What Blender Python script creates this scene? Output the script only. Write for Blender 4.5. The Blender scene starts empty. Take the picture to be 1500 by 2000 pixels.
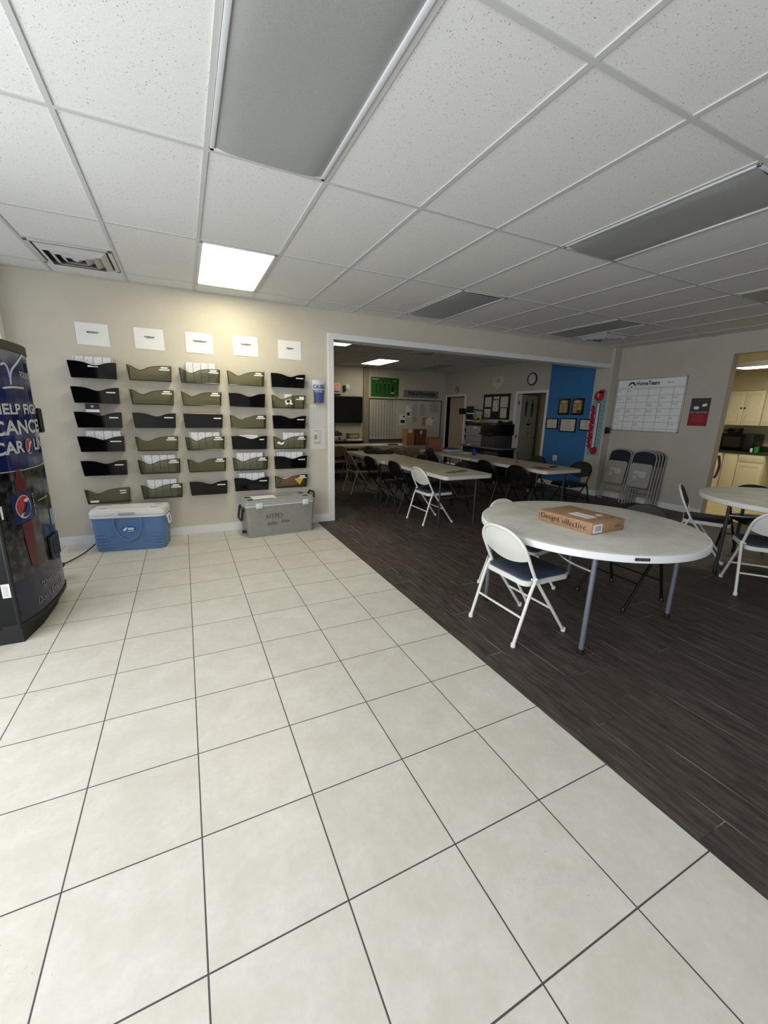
import bpy, bmesh, math, random
from mathutils import Vector, Matrix
random.seed(7)
C = bpy.context.scene.collection
sc = bpy.context.scene
PI = math.pi

# ------------------------------------------------------------------ camera, world, light, exposure
cam_d = bpy.data.cameras.new('camera')
cam = bpy.data.objects.new('camera', cam_d); C.objects.link(cam)
cam_d.sensor_fit = 'VERTICAL'; cam_d.sensor_height = 36.0; cam_d.sensor_width = 27.0
cam_d.lens = 788.47/2000*36
cam_d.clip_start = 0.05; cam_d.clip_end = 100
_r = Vector((0.89994646, -0.43542974, 0.02230028)); _u = Vector((0.08348939, 0.22230539, 0.97139582)); _f = Vector((0.4279321, 0.8723424, -0.23641671))
cam.matrix_world = Matrix(((_r.x, _u.x, -_f.x, 0.0), (_r.y, _u.y, -_f.y, 0.0), (_r.z, _u.z, -_f.z, 1.466), (0, 0, 0, 1)))
sc.camera = cam

w = bpy.data.worlds.new('sky'); sc.world = w; w.use_nodes = True
bg = w.node_tree.nodes['Background']; bg.inputs[0].default_value = (0.75, 0.85, 1.0, 1); bg.inputs[1].default_value = 0.6

def area(name, loc, rot, sx, sy, power, col):
    d = bpy.data.lights.new(name, 'AREA'); d.shape = 'RECTANGLE'; d.size = sx; d.size_y = sy
    d.energy = power; d.color = col
    o = bpy.data.objects.new(name, d); C.objects.link(o); o.location = loc; o.rotation_euler = rot
    return o
# daylight through the storefront windows beside and behind the camera
area('window_daylight_left', (-2.06, 0.5, 1.35), (0, -PI/2, 0), 2.1, 4.6, 152, (0.95, 0.98, 1.0))
area('window_daylight_corner', (-2.06, 4.35, 1.35), (0, -PI/2, 0), 2.1, 1.1, 9, (0.95, 0.98, 1.0))
area('window_daylight_rear', (0.3, -2.72, 1.35), (PI/2, 0, 0), 3.6, 2.1, 26, (0.95, 0.98, 1.0))

sc.view_settings.view_transform = 'Standard'; sc.view_settings.look = 'None'
sc.view_settings.gamma = 1.0; sc.view_settings.use_curve_mapping = False
sc.view_settings.exposure = 0.06

# ------------------------------------------------------------------ materials
def lin(c):
    c = c/255.0
    return c/12.92 if c <= 0.04045 else ((c+0.055)/1.055)**2.4
def rgb(r, g, b): return (lin(r), lin(g), lin(b), 1)
def mat(name, col, rough=0.6, metal=0.0, spec=0.5, emit=None, es=0.0, coat=0.0):
    m = bpy.data.materials.new(name); m.use_nodes = True
    b = m.node_tree.nodes['Principled BSDF']
    b.inputs['Base Color'].default_value = col; b.inputs['Roughness'].default_value = rough
    b.inputs['Metallic'].default_value = metal; b.inputs['Specular IOR Level'].default_value = spec
    b.inputs['Coat Weight'].default_value = coat
    if emit: b.inputs['Emission Color'].default_value = emit; b.inputs['Emission Strength'].default_value = es
    return m
class NT:
    def __init__(s, m): s.t = m.node_tree; s.b = s.t.nodes['Principled BSDF']
    def n(s, ty, **k):
        x = s.t.nodes.new(ty)
        for a, v in k.items(): setattr(x, a, v)
        return x
    def l(s, a, b): s.t.links.new(a, b)
    def math(s, op, a, b=None, c=None):
        x = s.n('ShaderNodeMath', operation=op)
        for i, v in enumerate((a, b, c)):
            if v is None: continue
            if isinstance(v, (int, float)): x.inputs[i].default_value = v
            else: s.l(v, x.inputs[i])
        return x.outputs[0]
    def mix(s, fac, a, b, bt='MIX'):
        x = s.n('ShaderNodeMix', data_type='RGBA', blend_type=bt)
        for i, v in ((0, fac), (6, a), (7, b)):
            if isinstance(v, (int, float, tuple)): x.inputs[i].default_value = v
            else: s.l(v, x.inputs[i])
        return x.outputs[2]
    def noise(s, vec, scale, detail=4, rough=.6):
        x = s.n('ShaderNodeTexNoise'); x.inputs['Scale'].default_value = scale; x.inputs['Detail'].default_value = detail; x.inputs['Roughness'].default_value = rough
        if vec is not None: s.l(vec, x.inputs['Vector'])
        return x.outputs['Fac']
    def ramp(s, fac, p0, c0, p1, c1):
        x = s.n('ShaderNodeValToRGB'); e = x.color_ramp.elements
        e[0].position = p0; e[0].color = c0; e[1].position = p1; e[1].color = c1
        s.l(fac, x.inputs[0]); return x.outputs[0]
    def obj(s): return s.n('ShaderNodeTexCoord').outputs['Object']
    def bump(s, h, strength=.1, dist=.01):
        x = s.n('ShaderNodeBump'); x.inputs['Strength'].default_value = strength; x.inputs['Distance'].default_value = dist
        s.l(h, x.inputs['Height']); s.l(x.outputs[0], s.b.inputs['Normal'])
def noisy(name, c0, c1, scale=30, rough=.6, bump=0.0, **k):
    m = mat(name, c0, rough, **k); t = NT(m); o = t.obj()
    f = t.noise(o, scale); t.l(t.ramp(f, .35, c0, .65, c1), t.b.inputs['Base Color'])
    if bump: t.bump(t.noise(o, scale*4), bump, .005)
    return m

WALL = noisy('beige wall paint', rgb(199, 193, 180), rgb(204, 198, 185), 3, .75, .12)
WALLR = noisy('grey beige wall paint', rgb(184, 179, 168), rgb(189, 184, 173), 3, .75, .12)
BLUEWALL = noisy('blue wall paint', rgb(52, 112, 168), rgb(56, 118, 174), 3, .7, .1)
TRIM = mat('white trim paint', rgb(226, 227, 228), .45)
GRIDM = mat('white ceiling grid metal', rgb(194, 195, 194), .5)
BLACK = mat('black plastic', rgb(18, 18, 20), .3)
BLACKM = mat('matte black', rgb(16, 16, 17), .6)
WHITE = mat('white plastic', rgb(232, 233, 232), .45)
PAPER = mat('white paper', rgb(235, 236, 238), .8)
INK = mat('black ink', rgb(22, 22, 26), .8)
GREYINK = mat('grey print', rgb(120, 120, 126), .8)
NAVYINK = mat('navy print', rgb(22, 32, 66), .7)
CHROME = mat('chrome', rgb(190, 190, 192), .25, 1.0)

def tile_floor():
    m = mat('beige floor tile', rgb(205, 198, 185), .38); t = NT(m); o = t.obj()
    s = t.n('ShaderNodeSeparateXYZ'); t.l(o, s.inputs[0])
    TX, TY = 0.4001, 0.39573
    u = t.math('DIVIDE', t.math('ADD', s.outputs[0], 0.86405), TX); v = t.math('DIVIDE', t.math('ADD', s.outputs[1], -1.66187), TY)
    fu = t.math('FRACT', u); fv = t.math('FRACT', v)
    du = t.math('MINIMUM', fu, t.math('SUBTRACT', 1.0, fu)); dv = t.math('MINIMUM', fv, t.math('SUBTRACT', 1.0, fv))
    d = t.math('MINIMUM', du, dv)
    grout = t.math('LESS_THAN', d, 0.0062)
    cmb = t.n('ShaderNodeCombineXYZ'); t.l(t.math('FLOOR', u), cmb.inputs[0]); t.l(t.math('FLOOR', v), cmb.inputs[1])
    wn = t.n('ShaderNodeTexWhiteNoise', noise_dimensions='3D'); t.l(cmb.outputs[0], wn.inputs['Vector'])
    off = t.n('ShaderNodeVectorMath', operation='ADD'); t.l(o, off.inputs[0])
    sc_ = t.n('ShaderNodeVectorMath', operation='SCALE'); t.l(wn.outputs['Color'], sc_.inputs[0]); sc_.inputs['Scale'].default_value = 13
    t.l(sc_.outputs[0], off.inputs[1])
    n1 = t.noise(off.outputs[0], 7, 6, .62); n2 = t.noise(off.outputs[0], 38, 6, .7)
    c = t.ramp(n1, .3, rgb(198, 194, 184), .68, rgb(213, 211, 205))
    c = t.mix(t.ramp(n2, .35, (.0, .0, .0, 1), .75, (.45, .45, .45, 1)), c, rgb(190, 182, 166))
    c = t.mix(0.16, c, t.ramp(wn.outputs['Value'], 0, rgb(194, 188, 176), 1, rgb(214, 211, 205)))
    # scuffs and shoe dirt with shapes of their own
    n3 = t.noise(o, 2.3, 2, .5); n4 = t.noise(o, 90, 3, .7)
    sp = t.math('MULTIPLY', t.math('GREATER_THAN', n3, .62), t.math('GREATER_THAN', n4, .66))
    c = t.mix(t.math('MULTIPLY', sp, .45), c, rgb(120, 108, 92))
    c = t.mix(grout, c, rgb(74, 69, 68))
    t.l(c, t.b.inputs['Base Color'])
    t.l(t.math('ADD', t.math('MULTIPLY', grout, .4), t.math('ADD', .3, t.math('MULTIPLY', n2, .2))), t.b.inputs['Roughness'])
    h = t.math('ADD', t.math('MULTIPLY', t.math('SUBTRACT', 1.0, grout), 1.0), t.math('MULTIPLY', n2, .12))
    t.bump(h, .25, .002)
    return m
def plank_floor():
    m = mat('dark plank floor', rgb(58, 50, 46), .5); t = NT(m); o = t.obj()
    s = t.n('ShaderNodeSeparateXYZ'); t.l(o, s.inputs[0])
    W, L = 0.178, 1.22
    u = t.math('DIVIDE', t.math('ADD', s.outputs[0], -1.5366), W)
    row = t.math('FLOOR', u)
    rr = t.n('ShaderNodeTexWhiteNoise', noise_dimensions='1D'); t.l(row, rr.inputs['W'])
    v = t.math('ADD', t.math('DIVIDE', s.outputs[1], L), rr.outputs['Value'])
    fu = t.math('FRACT', u); fv = t.math('FRACT', v)
    du = t.math('MULTIPLY', t.math('MINIMUM', fu, t.math('SUBTRACT', 1.0, fu)), W); dv = t.math('MULTIPLY', t.math('MINIMUM', fv, t.math('SUBTRACT', 1.0, fv)), L)
    seam = t.math('LESS_THAN', t.math('MINIMUM', du, dv), .0018)
    cmb = t.n('ShaderNodeCombineXYZ'); t.l(row, cmb.inputs[0]); t.l(t.math('FLOOR', v), cmb.inputs[1])
    wn = t.n('ShaderNodeTexWhiteNoise', noise_dimensions='3D'); t.l(cmb.outputs[0], wn.inputs['Vector'])
    mp = t.n('ShaderNodeMapping'); t.l(o, mp.inputs[0]); mp.inputs['Scale'].default_value = (18, 2.2, 1)
    ad = t.n('ShaderNodeVectorMath', operation='ADD'); t.l(mp.outputs[0], ad.inputs[0]); t.l(wn.outputs['Color'], ad.inputs[1])
    g1 = t.noise(ad.outputs[0], 2.2, 7, .7); g2 = t.noise(o, 2.0, 4, .6)
    c = t.ramp(g1, .32, rgb(36, 32, 31), .72, rgb(98, 88, 82))
    c = t.mix(t.math('MULTIPLY', wn.outputs['Value'], .35), c, rgb(62, 50, 45))
    sn = t.math('MULTIPLY', seam, t.ramp(t.noise(o, 3.0, 2), .45, (.0, .0, .0, 1), .62, (1, 1, 1, 1)))
    c = t.mix(t.math('MULTIPLY', seam, .55), c, rgb(40, 36, 34))
    c = t.mix(t.math('MULTIPLY', sn, .85), c, rgb(168, 160, 152))
    t.l(c, t.b.inputs['Base Color'])
    t.l(t.math('ADD', .42, t.math('MULTIPLY', g2, .25)), t.b.inputs['Roughness'])
    t.b.inputs['Specular IOR Level'].default_value = .35
    t.bump(g1, .12, .003)
    return m
def ceil_mat():
    m = mat('white acoustic ceiling tile', rgb(222, 222, 220), .85, spec=.2); t = NT(m); o = t.obj()
    mp = t.n('ShaderNodeMapping'); t.l(o, mp.inputs[0]); mp.inputs['Scale'].default_value = (1, 1, 1)
    dn = t.n('ShaderNodeTexNoise'); dn.inputs['Scale'].default_value = 20; t.l(mp.outputs[0], dn.inputs['Vector'])
    sv = t.n('ShaderNodeVectorMath', operation='SCALE'); t.l(dn.outputs['Color'], sv.inputs[0]); sv.inputs['Scale'].default_value = .03
    ad = t.n('ShaderNodeVectorMath', operation='ADD'); t.l(mp.outputs[0], ad.inputs[0]); t.l(sv.outputs[0], ad.inputs[1])
    vo = t.n('ShaderNodeTexVoronoi'); vo.inputs['Scale'].default_value = 95; t.l(ad.outputs[0], vo.inputs['Vector'])
    sz = t.n('ShaderNodeSeparateColor'); t.l(vo.outputs['Color'], sz.inputs[0])
    rad = t.math('MULTIPLY', t.math('POWER', sz.outputs[0], 2.2), .32)
    pit = t.math('LESS_THAN', vo.outputs['Distance'], rad)
    n = t.noise(o, 160, 3, .6)
    c = t.ramp(n, .3, rgb(214, 214, 212), .7, rgb(228, 228, 226))
    c = t.mix(t.math('MULTIPLY', pit, .55), c, rgb(120, 117, 110))
    t.l(c, t.b.inputs['Base Color'])
    t.bump(t.math('ADD', t.math('MULTIPLY', pit, -1.0), t.math('MULTIPLY', n, .5)), .3, .002)
    return m
TILE = tile_floor(); PLANK = plank_floor(); CEIL = ceil_mat()
KTILE = noisy('kitchen floor', rgb(214, 196, 150), rgb(224, 208, 166), 4, .4)

# ------------------------------------------------------------------ mesh helpers
def bm_new(): return bmesh.new()
def xf(bm, vs, M):
    if M is not None: bmesh.ops.transform(bm, matrix=M, verts=vs)
def box(bm, x0, x1, y0, y1, z0, z1, bev=0.0, seg=2, M=None):
    r = bmesh.ops.create_cube(bm, size=1.0); vs = r['verts']
    bmesh.ops.transform(bm, matrix=Matrix.Translation(((x0+x1)/2, (y0+y1)/2, (z0+z1)/2)) @ Matrix.Diagonal((abs(x1-x0), abs(y1-y0), abs(z1-z0), 1)), verts=vs)
    if bev > 0:
        es = list({e for v in vs for e in v.link_edges})
        rr = bmesh.ops.bevel(bm, geom=es, offset=bev, segments=seg, affect='EDGES', profile=.5)
        vs = list({v for f in rr['faces'] for v in f.verts} | {v for v in vs if v.is_valid})
    xf(bm, vs, M); return bm
def tube(bm, pts, r, seg=10, closed=False, M=None, radii=None):
    pts = [Vector(p) for p in pts]; n = len(pts); rings = []
    prev = None
    for i, p in enumerate(pts):
        if closed: d = (pts[(i+1) % n]-pts[i-1])
        else: d = (pts[min(i+1, n-1)]-pts[max(i-1, 0)])
        d.normalize()
        if prev is None:
            a = Vector((0, 0, 1)) if abs(d.z) < .9 else Vector((1, 0, 0))
            nx = d.cross(a).normalized()
        else:
            nx = (prev - d*prev.dot(d)).normalized()
        prev = nx; ny = d.cross(nx)
        rr = radii[i] if radii else r
        rings.append([bm.verts.new(p+nx*rr*math.cos(2*PI*k/seg)+ny*rr*math.sin(2*PI*k/seg)) for k in range(seg)])
    m = n if closed else n-1
    for i in range(m):
        a, b = rings[i], rings[(i+1) % n]
        for k in range(seg): bm.faces.new((a[k], a[(k+1) % seg], b[(k+1) % seg], b[k]))
    if not closed:
        bm.faces.new(rings[0][::-1]); bm.faces.new(rings[-1])
    if M is not None: xf(bm, [v for r_ in rings for v in r_], M)
    return bm
def smooth_path(pts, n=6):
    pts = [Vector(p) for p in pts]; out = []
    P = [pts[0]*2-pts[1]]+pts+[pts[-1]*2-pts[-2]]
    for i in range(1, len(P)-2):
        for k in range(n):
            t = k/n; a, b, c, d = P[i-1:i+3]
            out.append(.5*((2*b)+(c-a)*t+(2*a-5*b+4*c-d)*t*t+(3*b-a-3*c+d)*t**3))
    out.append(pts[-1]); return out
def round_corners(pts, r, n=5):
    pts = [Vector(p) for p in pts]; out = [pts[0]]
    for i in range(1, len(pts)-1):
        a, b, c = pts[i-1:i+2]; u = (a-b); v = (c-b); rr = min(r, u.length*.49, v.length*.49)
        p0 = b+u.normalized()*rr; p1 = b+v.normalized()*rr
        for k in range(n+1):
            t = k/n; out.append((1-t)**2*p0+2*t*(1-t)*b+t*t*p1)
    out.append(pts[-1]); return out
def lathe(bm, prof, seg=32, M=None):
    rings = []; vs = []
    for r, z in prof:
        if r < 1e-6: v = bm.verts.new((0, 0, z)); rings.append([v]); vs.append(v)
        else:
            q = [bm.verts.new((r*math.cos(2*PI*k/seg), r*math.sin(2*PI*k/seg), z)) for k in range(seg)]; rings.append(q); vs += q
    for a, b in zip(rings, rings[1:]):
        for k in range(seg):
            k2 = (k+1) % seg
            if len(a) == 1 and len(b) == 1: continue
            if len(a) == 1: bm.faces.new((a[0], b[k2], b[k]))
            elif len(b) == 1: bm.faces.new((a[k], a[k2], b[0]))
            else: bm.faces.new((a[k], a[k2], b[k2], b[k]))
    xf(bm, vs, M); return bm
def prism(bm, poly, d0, d1, M=None):
    a = [bm.verts.new((p[0], p[1], d0)) for p in poly]; b = [bm.verts.new((p[0], p[1], d1)) for p in poly]; n = len(poly)
    for i in range(n): bm.faces.new((a[i], a[(i+1) % n], b[(i+1) % n], b[i]))
    bm.faces.new(a[::-1]); bm.faces.new(b)
    xf(bm, a+b, M); return bm
def ell(cx, cy, rx, ry, n=28, a0=0, a1=2*PI):
    return [(cx+rx*math.cos(a0+(a1-a0)*k/n), cy+ry*math.sin(a0+(a1-a0)*k/n)) for k in range(n if abs(a1-a0-2*PI) < 1e-6 else n+1)]
def rrect(x0, x1, y0, y1, r, n=5):
    out = []
    for cx, cy, a in ((x1-r, y1-r, 0), (x0+r, y1-r, PI/2), (x0+r, y0+r, PI), (x1-r, y0+r, 1.5*PI)):
        for k in range(n+1): out.append((cx+r*math.cos(a+PI/2*k/n), cy+r*math.sin(a+PI/2*k/n)))
    return out
def grid_surf(bm, nu, nv, fn, thick=None):
    V = [[bm.verts.new(fn(i/nu, j/nv)) for j in range(nv+1)] for i in range(nu+1)]
    for i in range(nu):
        for j in range(nv): bm.faces.new((V[i][j], V[i+1][j], V[i+1][j+1], V[i][j+1]))
    return bm
def solidify(bm, t):
    bmesh.ops.recalc_face_normals(bm, faces=bm.faces[:])
    bmesh.ops.solidify(bm, geom=bm.faces[:], thickness=t); return bm
def obj(name, bm, m, parent=None, smooth=True):
    bmesh.ops.recalc_face_normals(bm, faces=bm.faces[:])
    me = bpy.data.meshes.new(name); bm.to_mesh(me); bm.free()
    if isinstance(m, (list, tuple)):
        for q in m: me.materials.append(q)
    else: me.materials.append(m)
    if smooth:
        for p in me.polygons: p.use_smooth = True
        try: me.set_sharp_from_angle(angle=math.radians(38))
        except Exception: pass
    o = bpy.data.objects.new(name, me); C.objects.link(o)
    if parent is not None: o.parent = parent
    return o
def thing(name, label, cat, loc=(0, 0, 0), rotz=0.0, group=None, M=None):
    o = bpy.data.objects.new(name, None); C.objects.link(o); o.empty_display_size = .1
    if M is not None: o.matrix_world = M
    else: o.location = loc; o.rotation_euler = (0, 0, rotz)
    o['label'] = label; o['category'] = cat
    if group: o['group'] = group
    return o
def tag(o, label, cat, group=None):
    o['label'] = label; o['category'] = cat
    if group: o['group'] = group
    return o
def struct(name, bm, m, parent=None, smooth=False):
    o = obj(name, bm, m, parent, smooth)
    if parent is None: o['kind'] = 'structure'
    return o
def dup(root, label, M=None, loc=None, rotz=None, group=None):
    r = root.copy(); C.objects.link(r); r['label'] = label
    if group: r['group'] = group
    if M is not None: r.matrix_world = M
    else:
        if loc is not None: r.location = loc
        if rotz is not None: r.rotation_euler = (0, 0, rotz)
    for ch in list(root.children):
        c = ch.copy(); C.objects.link(c); c.parent = r
        for g in list(ch.children):
            d = g.copy(); C.objects.link(d); d.parent = c
    return r
_tc = {}
def text_polys(body, bold=0.0):
    """flat mesh (verts, faces) of a line of text, normalised to its bounding box"""
    if (body, bold) in _tc: return _tc[body, bold]
    cu = bpy.data.curves.new('lettering', 'FONT'); cu.body = body; cu.resolution_u = 6; cu.offset = bold
    o = bpy.data.objects.new('lettering', cu); C.objects.link(o)
    dg = bpy.context.evaluated_depsgraph_get()
    me = bpy.data.meshes.new_from_object(o.evaluated_get(dg))
    vs = [v.co.copy() for v in me.vertices]; fs = [tuple(p.vertices) for p in me.polygons]
    bpy.data.objects.remove(o); bpy.data.curves.remove(cu); bpy.data.meshes.remove(me)
    x0 = min(v.x for v in vs); x1 = max(v.x for v in vs); y0 = min(v.y for v in vs); y1 = max(v.y for v in vs)
    _tc[body, bold] = ([((v.x-x0)/(x1-x0), (v.y-y0)/(y1-y0)) for v in vs], fs, (x1-x0)/(y1-y0))
    return _tc[body, bold]
def put_text(bm, body, x, y, wd, ht, M, d=0.0, map_=None, slant=0.0, bold=0.0):
    """lettering into bm: lower-left x,y, size wd x ht (wd None keeps the aspect); M maps local (x,y,d)"""
    vs, fs, asp = text_polys(body, bold)
    if wd is None: wd = ht*asp
    out = []
    for a, b in vs:
        p = (x+a*wd+slant*b*ht, y+b*ht, d)
        out.append(bm.verts.new(map_(p) if map_ else p))
    for f in fs:
        try: bm.faces.new([out[i] for i in f])
        except ValueError: pass
    if M is not None: xf(bm, out, M)
    return bm
def face_M(origin, right, up):
    r = Vector(right).normalized(); u = Vector(up).normalized(); n = r.cross(u)
    return Matrix(((r.x, u.x, n.x, origin[0]), (r.y, u.y, n.y, origin[1]), (r.z, u.z, n.z, origin[2]), (0, 0, 0, 1)))

ZC = 2.7115; YW = 5.219; XR = 7.28; YB = 10.8; XL = -1.95; YR = -2.6; XT = 1.5366

# ------------------------------------------------------------------ the setting
b = bm_new(); box(b, XL, XT, YR, YW+.0, -.1, 0); struct('floor', b, TILE)
b = bm_new(); box(b, XT, XR+.07, YR, YW, -.1, 0); box(b, 1.5, XR+.07, YW, YB, -.1, 0); struct('floor.001', b, PLANK)
b = bm_new(); box(b, XR+.07, 10.6, 1.2, 5.2, -.1, 0.0); struct('floor.002', b, KTILE)
b = bm_new(); box(b, XL, XR, YR, YB, ZC, ZC+.08); ceil = struct('ceiling', b, CEIL)
b = bm_new()
GX = [-0.3997+.6096*k for k in range(-2, 13)]; GY = [3.711+1.2095*k for k in range(-5, 2)]
for x in GX: box(b, x-.012, x+.012, YR, YW-.002, ZC-.006, ZC)
for x in [1.9+.6096*k for k in range(9)]: box(b, x-.012, x+.012, YW+.2, YB-.002, ZC-.006, ZC)
for y in GY + [5.95+1.2095*k for k in range(5)]: box(b, (XL if y < YW else 1.55), XR-.002, y-.012, y+.012, ZC-.0065, ZC)
for x, y in ((-1.0093, 4.315), (5.696, 4.315)): box(b, x, x+.61, y-.012, y+.012, ZC-.0065, ZC)
box(b, XL, XR, YW-.022, YW-.001, ZC-.008, ZC)
struct('grid', b, GRIDM, ceil)
# wall facing the camera, with its wide opening
b = bm_new(); box(b, XL, 1.784, YW, YW+.18, 0, ZC); box(b, 1.784, 7.1, YW, YW+.18, 2.37, ZC); struct('wall_front', b, WALL)
b = bm_new(); box(b, 7.1, XR, 5.16, 5.49, 0, ZC); struct('wall_pillar', b, WALLR)
b = bm_new()
box(b, 1.712, 1.79, YW-.02, YW+.2, 0, 2.372, .004); box(b, 1.712, 7.1, YW-.02, YW+.2, 2.365, 2.438, .004)
box(b, 1.778, 1.797, YW+.02, YW+.16, 0, 2.36, .003)
struct('trim_1', b, TRIM)
b = bm_new(); box(b, XL, XL+.511, 5.1, YW-.001, 0, ZC); struct('wall_return', b, TRIM)
b = bm_new()
for y0, y1, z0, z1 in ((-2.6, -1.9, 0, ZC), (2.9, 3.7, 0, ZC), (4.98, 5.219, 0, ZC), (-1.9, 2.9, 0, .28), (-1.9, 2.9, 2.42, ZC), (3.7, 4.98, 0, .28), (3.7, 4.98, 2.42, ZC)): box(b, XL-.1, XL, y0, y1, z0, z1)
struct('wall_left', b, WALL)
b = bm_new()
for y in (-1.9, -.32, 1.27, 2.85, 3.7, 4.93): box(b, XL-.08, XL-.02, y, y+.05, .28, 2.42)

for y0, y1 in ((-1.9, 2.9), (3.7, 4.98)): box(b, XL-.08, XL-.02, y0, y1, .28, .33); box(b, XL-.08, XL-.02, y0, y1, 2.37, 2.42)
struct('window_1', b, TRIM)
b = bm_new()
for x0, x1, z0, z1 in ((XL, -1.5, 0, ZC), (2.1, XR, 0, ZC), (-1.5, 2.1, 0, .28), (-1.5, 2.1, 2.42, ZC)): box(b, x0, x1, YR-.1, YR, z0, z1)
struct('wall_rear', b, WALL)
b = bm_new()
for x in (-1.5, -.3, .9, 2.05): box(b, x, x+.05, YR-.08, YR-.02, .28, 2.42)
box(b, -1.5, 2.1, YR-.08, YR-.02, .28, .33); box(b, -1.5, 2.1, YR-.08, YR-.02, 2.37, 2.42); struct('window_2', b, TRIM)
# right-hand wall of both rooms
KY0, KY1, KZ = 2.2, 3.41, 2.425
b = bm_new()
box(b, XR, XR+.14, YR, KY0, 0, ZC); box(b, XR, XR+.14, KY0, KY1, KZ, ZC); box(b, XR, XR+.14, KY1, 5.5, 0, ZC)
box(b, XR, XR+.14, 6.745, 6.80, 0, ZC); box(b, XR, XR+.14, 6.80, 7.69, 2.0, ZC); box(b, XR, XR+.14, 7.69, 9.76, 0, ZC)
box(b, XR, XR+.14, 9.76, 10.65, 2.0, ZC); box(b, XR, XR+.14, 10.65, YB, 0, ZC); struct('wall_right', b, WALLR)
b = bm_new(); box(b, XR-.001, XR+.14, 5.65, 6.745, 0, ZC); struct('wall_accent', b, BLUEWALL)
b = bm_new(); box(b, XR-.001, XR+.14, 5.5, 5.65, 0, ZC); struct('wall_right.001', b, WALL)
b = bm_new(); box(b, 1.5, XR+.14, YB, YB+.1, 0, ZC); struct('wall_far', b, WALL)
b = bm_new(); box(b, 4.56, 4.715, YB-.05, YB, 0, ZC); struct('trim_2', b, noisy('shaded taupe pilaster tone', rgb(150, 138, 118), rgb(156, 144, 124), 4, .7))  # shaded wall return, its shade put into the strip's darker colour
b = bm_new(); box(b, 1.4, 1.5, YW+.18, YB, 0, ZC); struct('wall_side', b, WALL)
def baseboard(name, segs):
    b = bm_new()
    for x0, x1, y0, y1 in segs:
        box(b, x0, x1, y0, y1, 0, .085, .003); 
        if abs(x1-x0) < abs(y1-y0): box(b, x0+.004, x1, y0, y1, .085, .1, .003)
        else: box(b, x0, x1, y0+.004, y1, .085, .1, .003)
    return struct(name, b, TRIM)
baseboard('baseboard_front', [(-1.438, 1.712, YW-.016, YW)])
baseboard('baseboard_right', [(XR-.016, XR, KY1+.0, 5.16), (XR-.016, XR, YR, KY0)])
baseboard('baseboard_pillar', [(7.084, 7.1, 5.145, 5.5), (7.1, XR-.016, 5.145, 5.16)])
baseboard('baseboard_accent', [(XR-.017, XR-.001, 5.5, 6.735), (XR-.016, XR, 7.76, 9.68)])
baseboard('baseboard_far', [(1.5, 4.55, YB-.016, YB), (4.72, XR-.02, YB-.016, YB)])
# kitchen shell
KW = noisy('cream kitchen wall', rgb(186, 176, 144), rgb(192, 182, 152), 3, .7)
for q in ((10.3, 10.4, 1.2, 5.2), (XR+.14, 10.3, 5.1, 5.2), (XR+.14, 10.3, 1.2, 1.3)):
    b = bm_new(); box(b, *q, 0, 2.5); struct('wall_kitchen', b, KW)
b = bm_new(); box(b, XR+.14, 10.3, 1.3, 5.1, 2.44, 2.5); struct('ceiling.001', b, noisy('cream kitchen ceiling', rgb(222, 214, 186), rgb(226, 218, 192), 3, .8))
b = bm_new(); box(b, 9.9, 10.3, 1.3, 5.1, 2.06, 2.44); struct('trim_3', b, KW)

# ------------------------------------------------------------------ doors
DOORP = noisy('taupe door paint', rgb(176, 158, 138), rgb(182, 164, 144), 6, .55)
DOORW = noisy('cream door paint', rgb(196, 192, 172), rgb(200, 196, 176), 6, .5)
def casing(name, y0, y1):
    b = bm_new()
    box(b, XR-.018, XR+.15, y0-.06, y0, 0, 2.06, .003); box(b, XR-.018, XR+.15, y1, y1+.06, 0, 2.06, .003); box(b, XR-.018, XR+.15, y0, y1, 2.0, 2.06, .003)
    return struct(name, b, TRIM)
d1 = casing('door_1', 9.76, 10.65)
b = bm_new(); box(b, 0, .04, -.84, 0, .01, 1.985)
for z0, z1 in ((.16, .78), (.9, 1.5), (1.6, 1.9)):
    for y0, y1 in ((-.74, -.46), (-.38, -.1)):
        for yy0, yy1, zz0, zz1 in ((y0, y1, z0, z0+.02), (y0, y1, z1-.02, z1), (y0, y0+.02, z0, z1), (y1-.02, y1, z0, z1)): box(b, -.008, 0, yy0, yy1, zz0, zz1, .002)
        box(b, -.006, 0, y0+.05, y1-.05, z0+.05, z1-.05, .004)
lf = obj('door_leaf', b, DOORP, d1, False); lf.location = (7.37, 10.6, 0); lf.rotation_euler = (0, 0, .06)
b = bm_new(); lathe(b, [(0, 0), (.012, 0), (.012, .03), (.028, .04), (.03, .055), (.02, .068), (0, .07)], 16, Matrix.Translation((0, -.78, .95)) @ Matrix.Rotation(-PI/2, 4, 'Y'))
h_ = obj('door_knob', b, CHROME, lf)
b = bm_new(); box(b, 7.42, 7.46, 9.6, 10.8, 0, 2.1); struct('wall_gap_backing', b, mat('dark gap shade', rgb(40, 34, 32), .8))  # dark sheet behind the leaf, coloured as the unlit door gap
TH = .33
def leafp(u, off=.042): return (7.36+u*math.cos(TH)+off*math.sin(TH), 7.67+u*math.sin(TH)-off*math.cos(TH))
d2 = casing('door_2', 6.80, 7.69)
b = bm_new(); box(b, 0, .86, -.04, 0, .01, 1.985, .002)
lf = obj('door_leaf', b, DOORW, d2, False); lf.location = (7.36, 7.67, 0); lf.rotation_euler = (0, 0, TH)
b = bm_new()
for z in (.25, .95, 1.75): tube(b, [(7.335, 7.68, z), (7.335, 7.68, z+.09)], .012, 8)
obj('hinge', b, BLACKM, d2)
b = bm_new(); tube(b, [(.8, -.04, .95), (.8, -.09, .95), (.7, -.095, .95)], .01, 8); obj('door_handle', b, BLACKM, lf)
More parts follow.
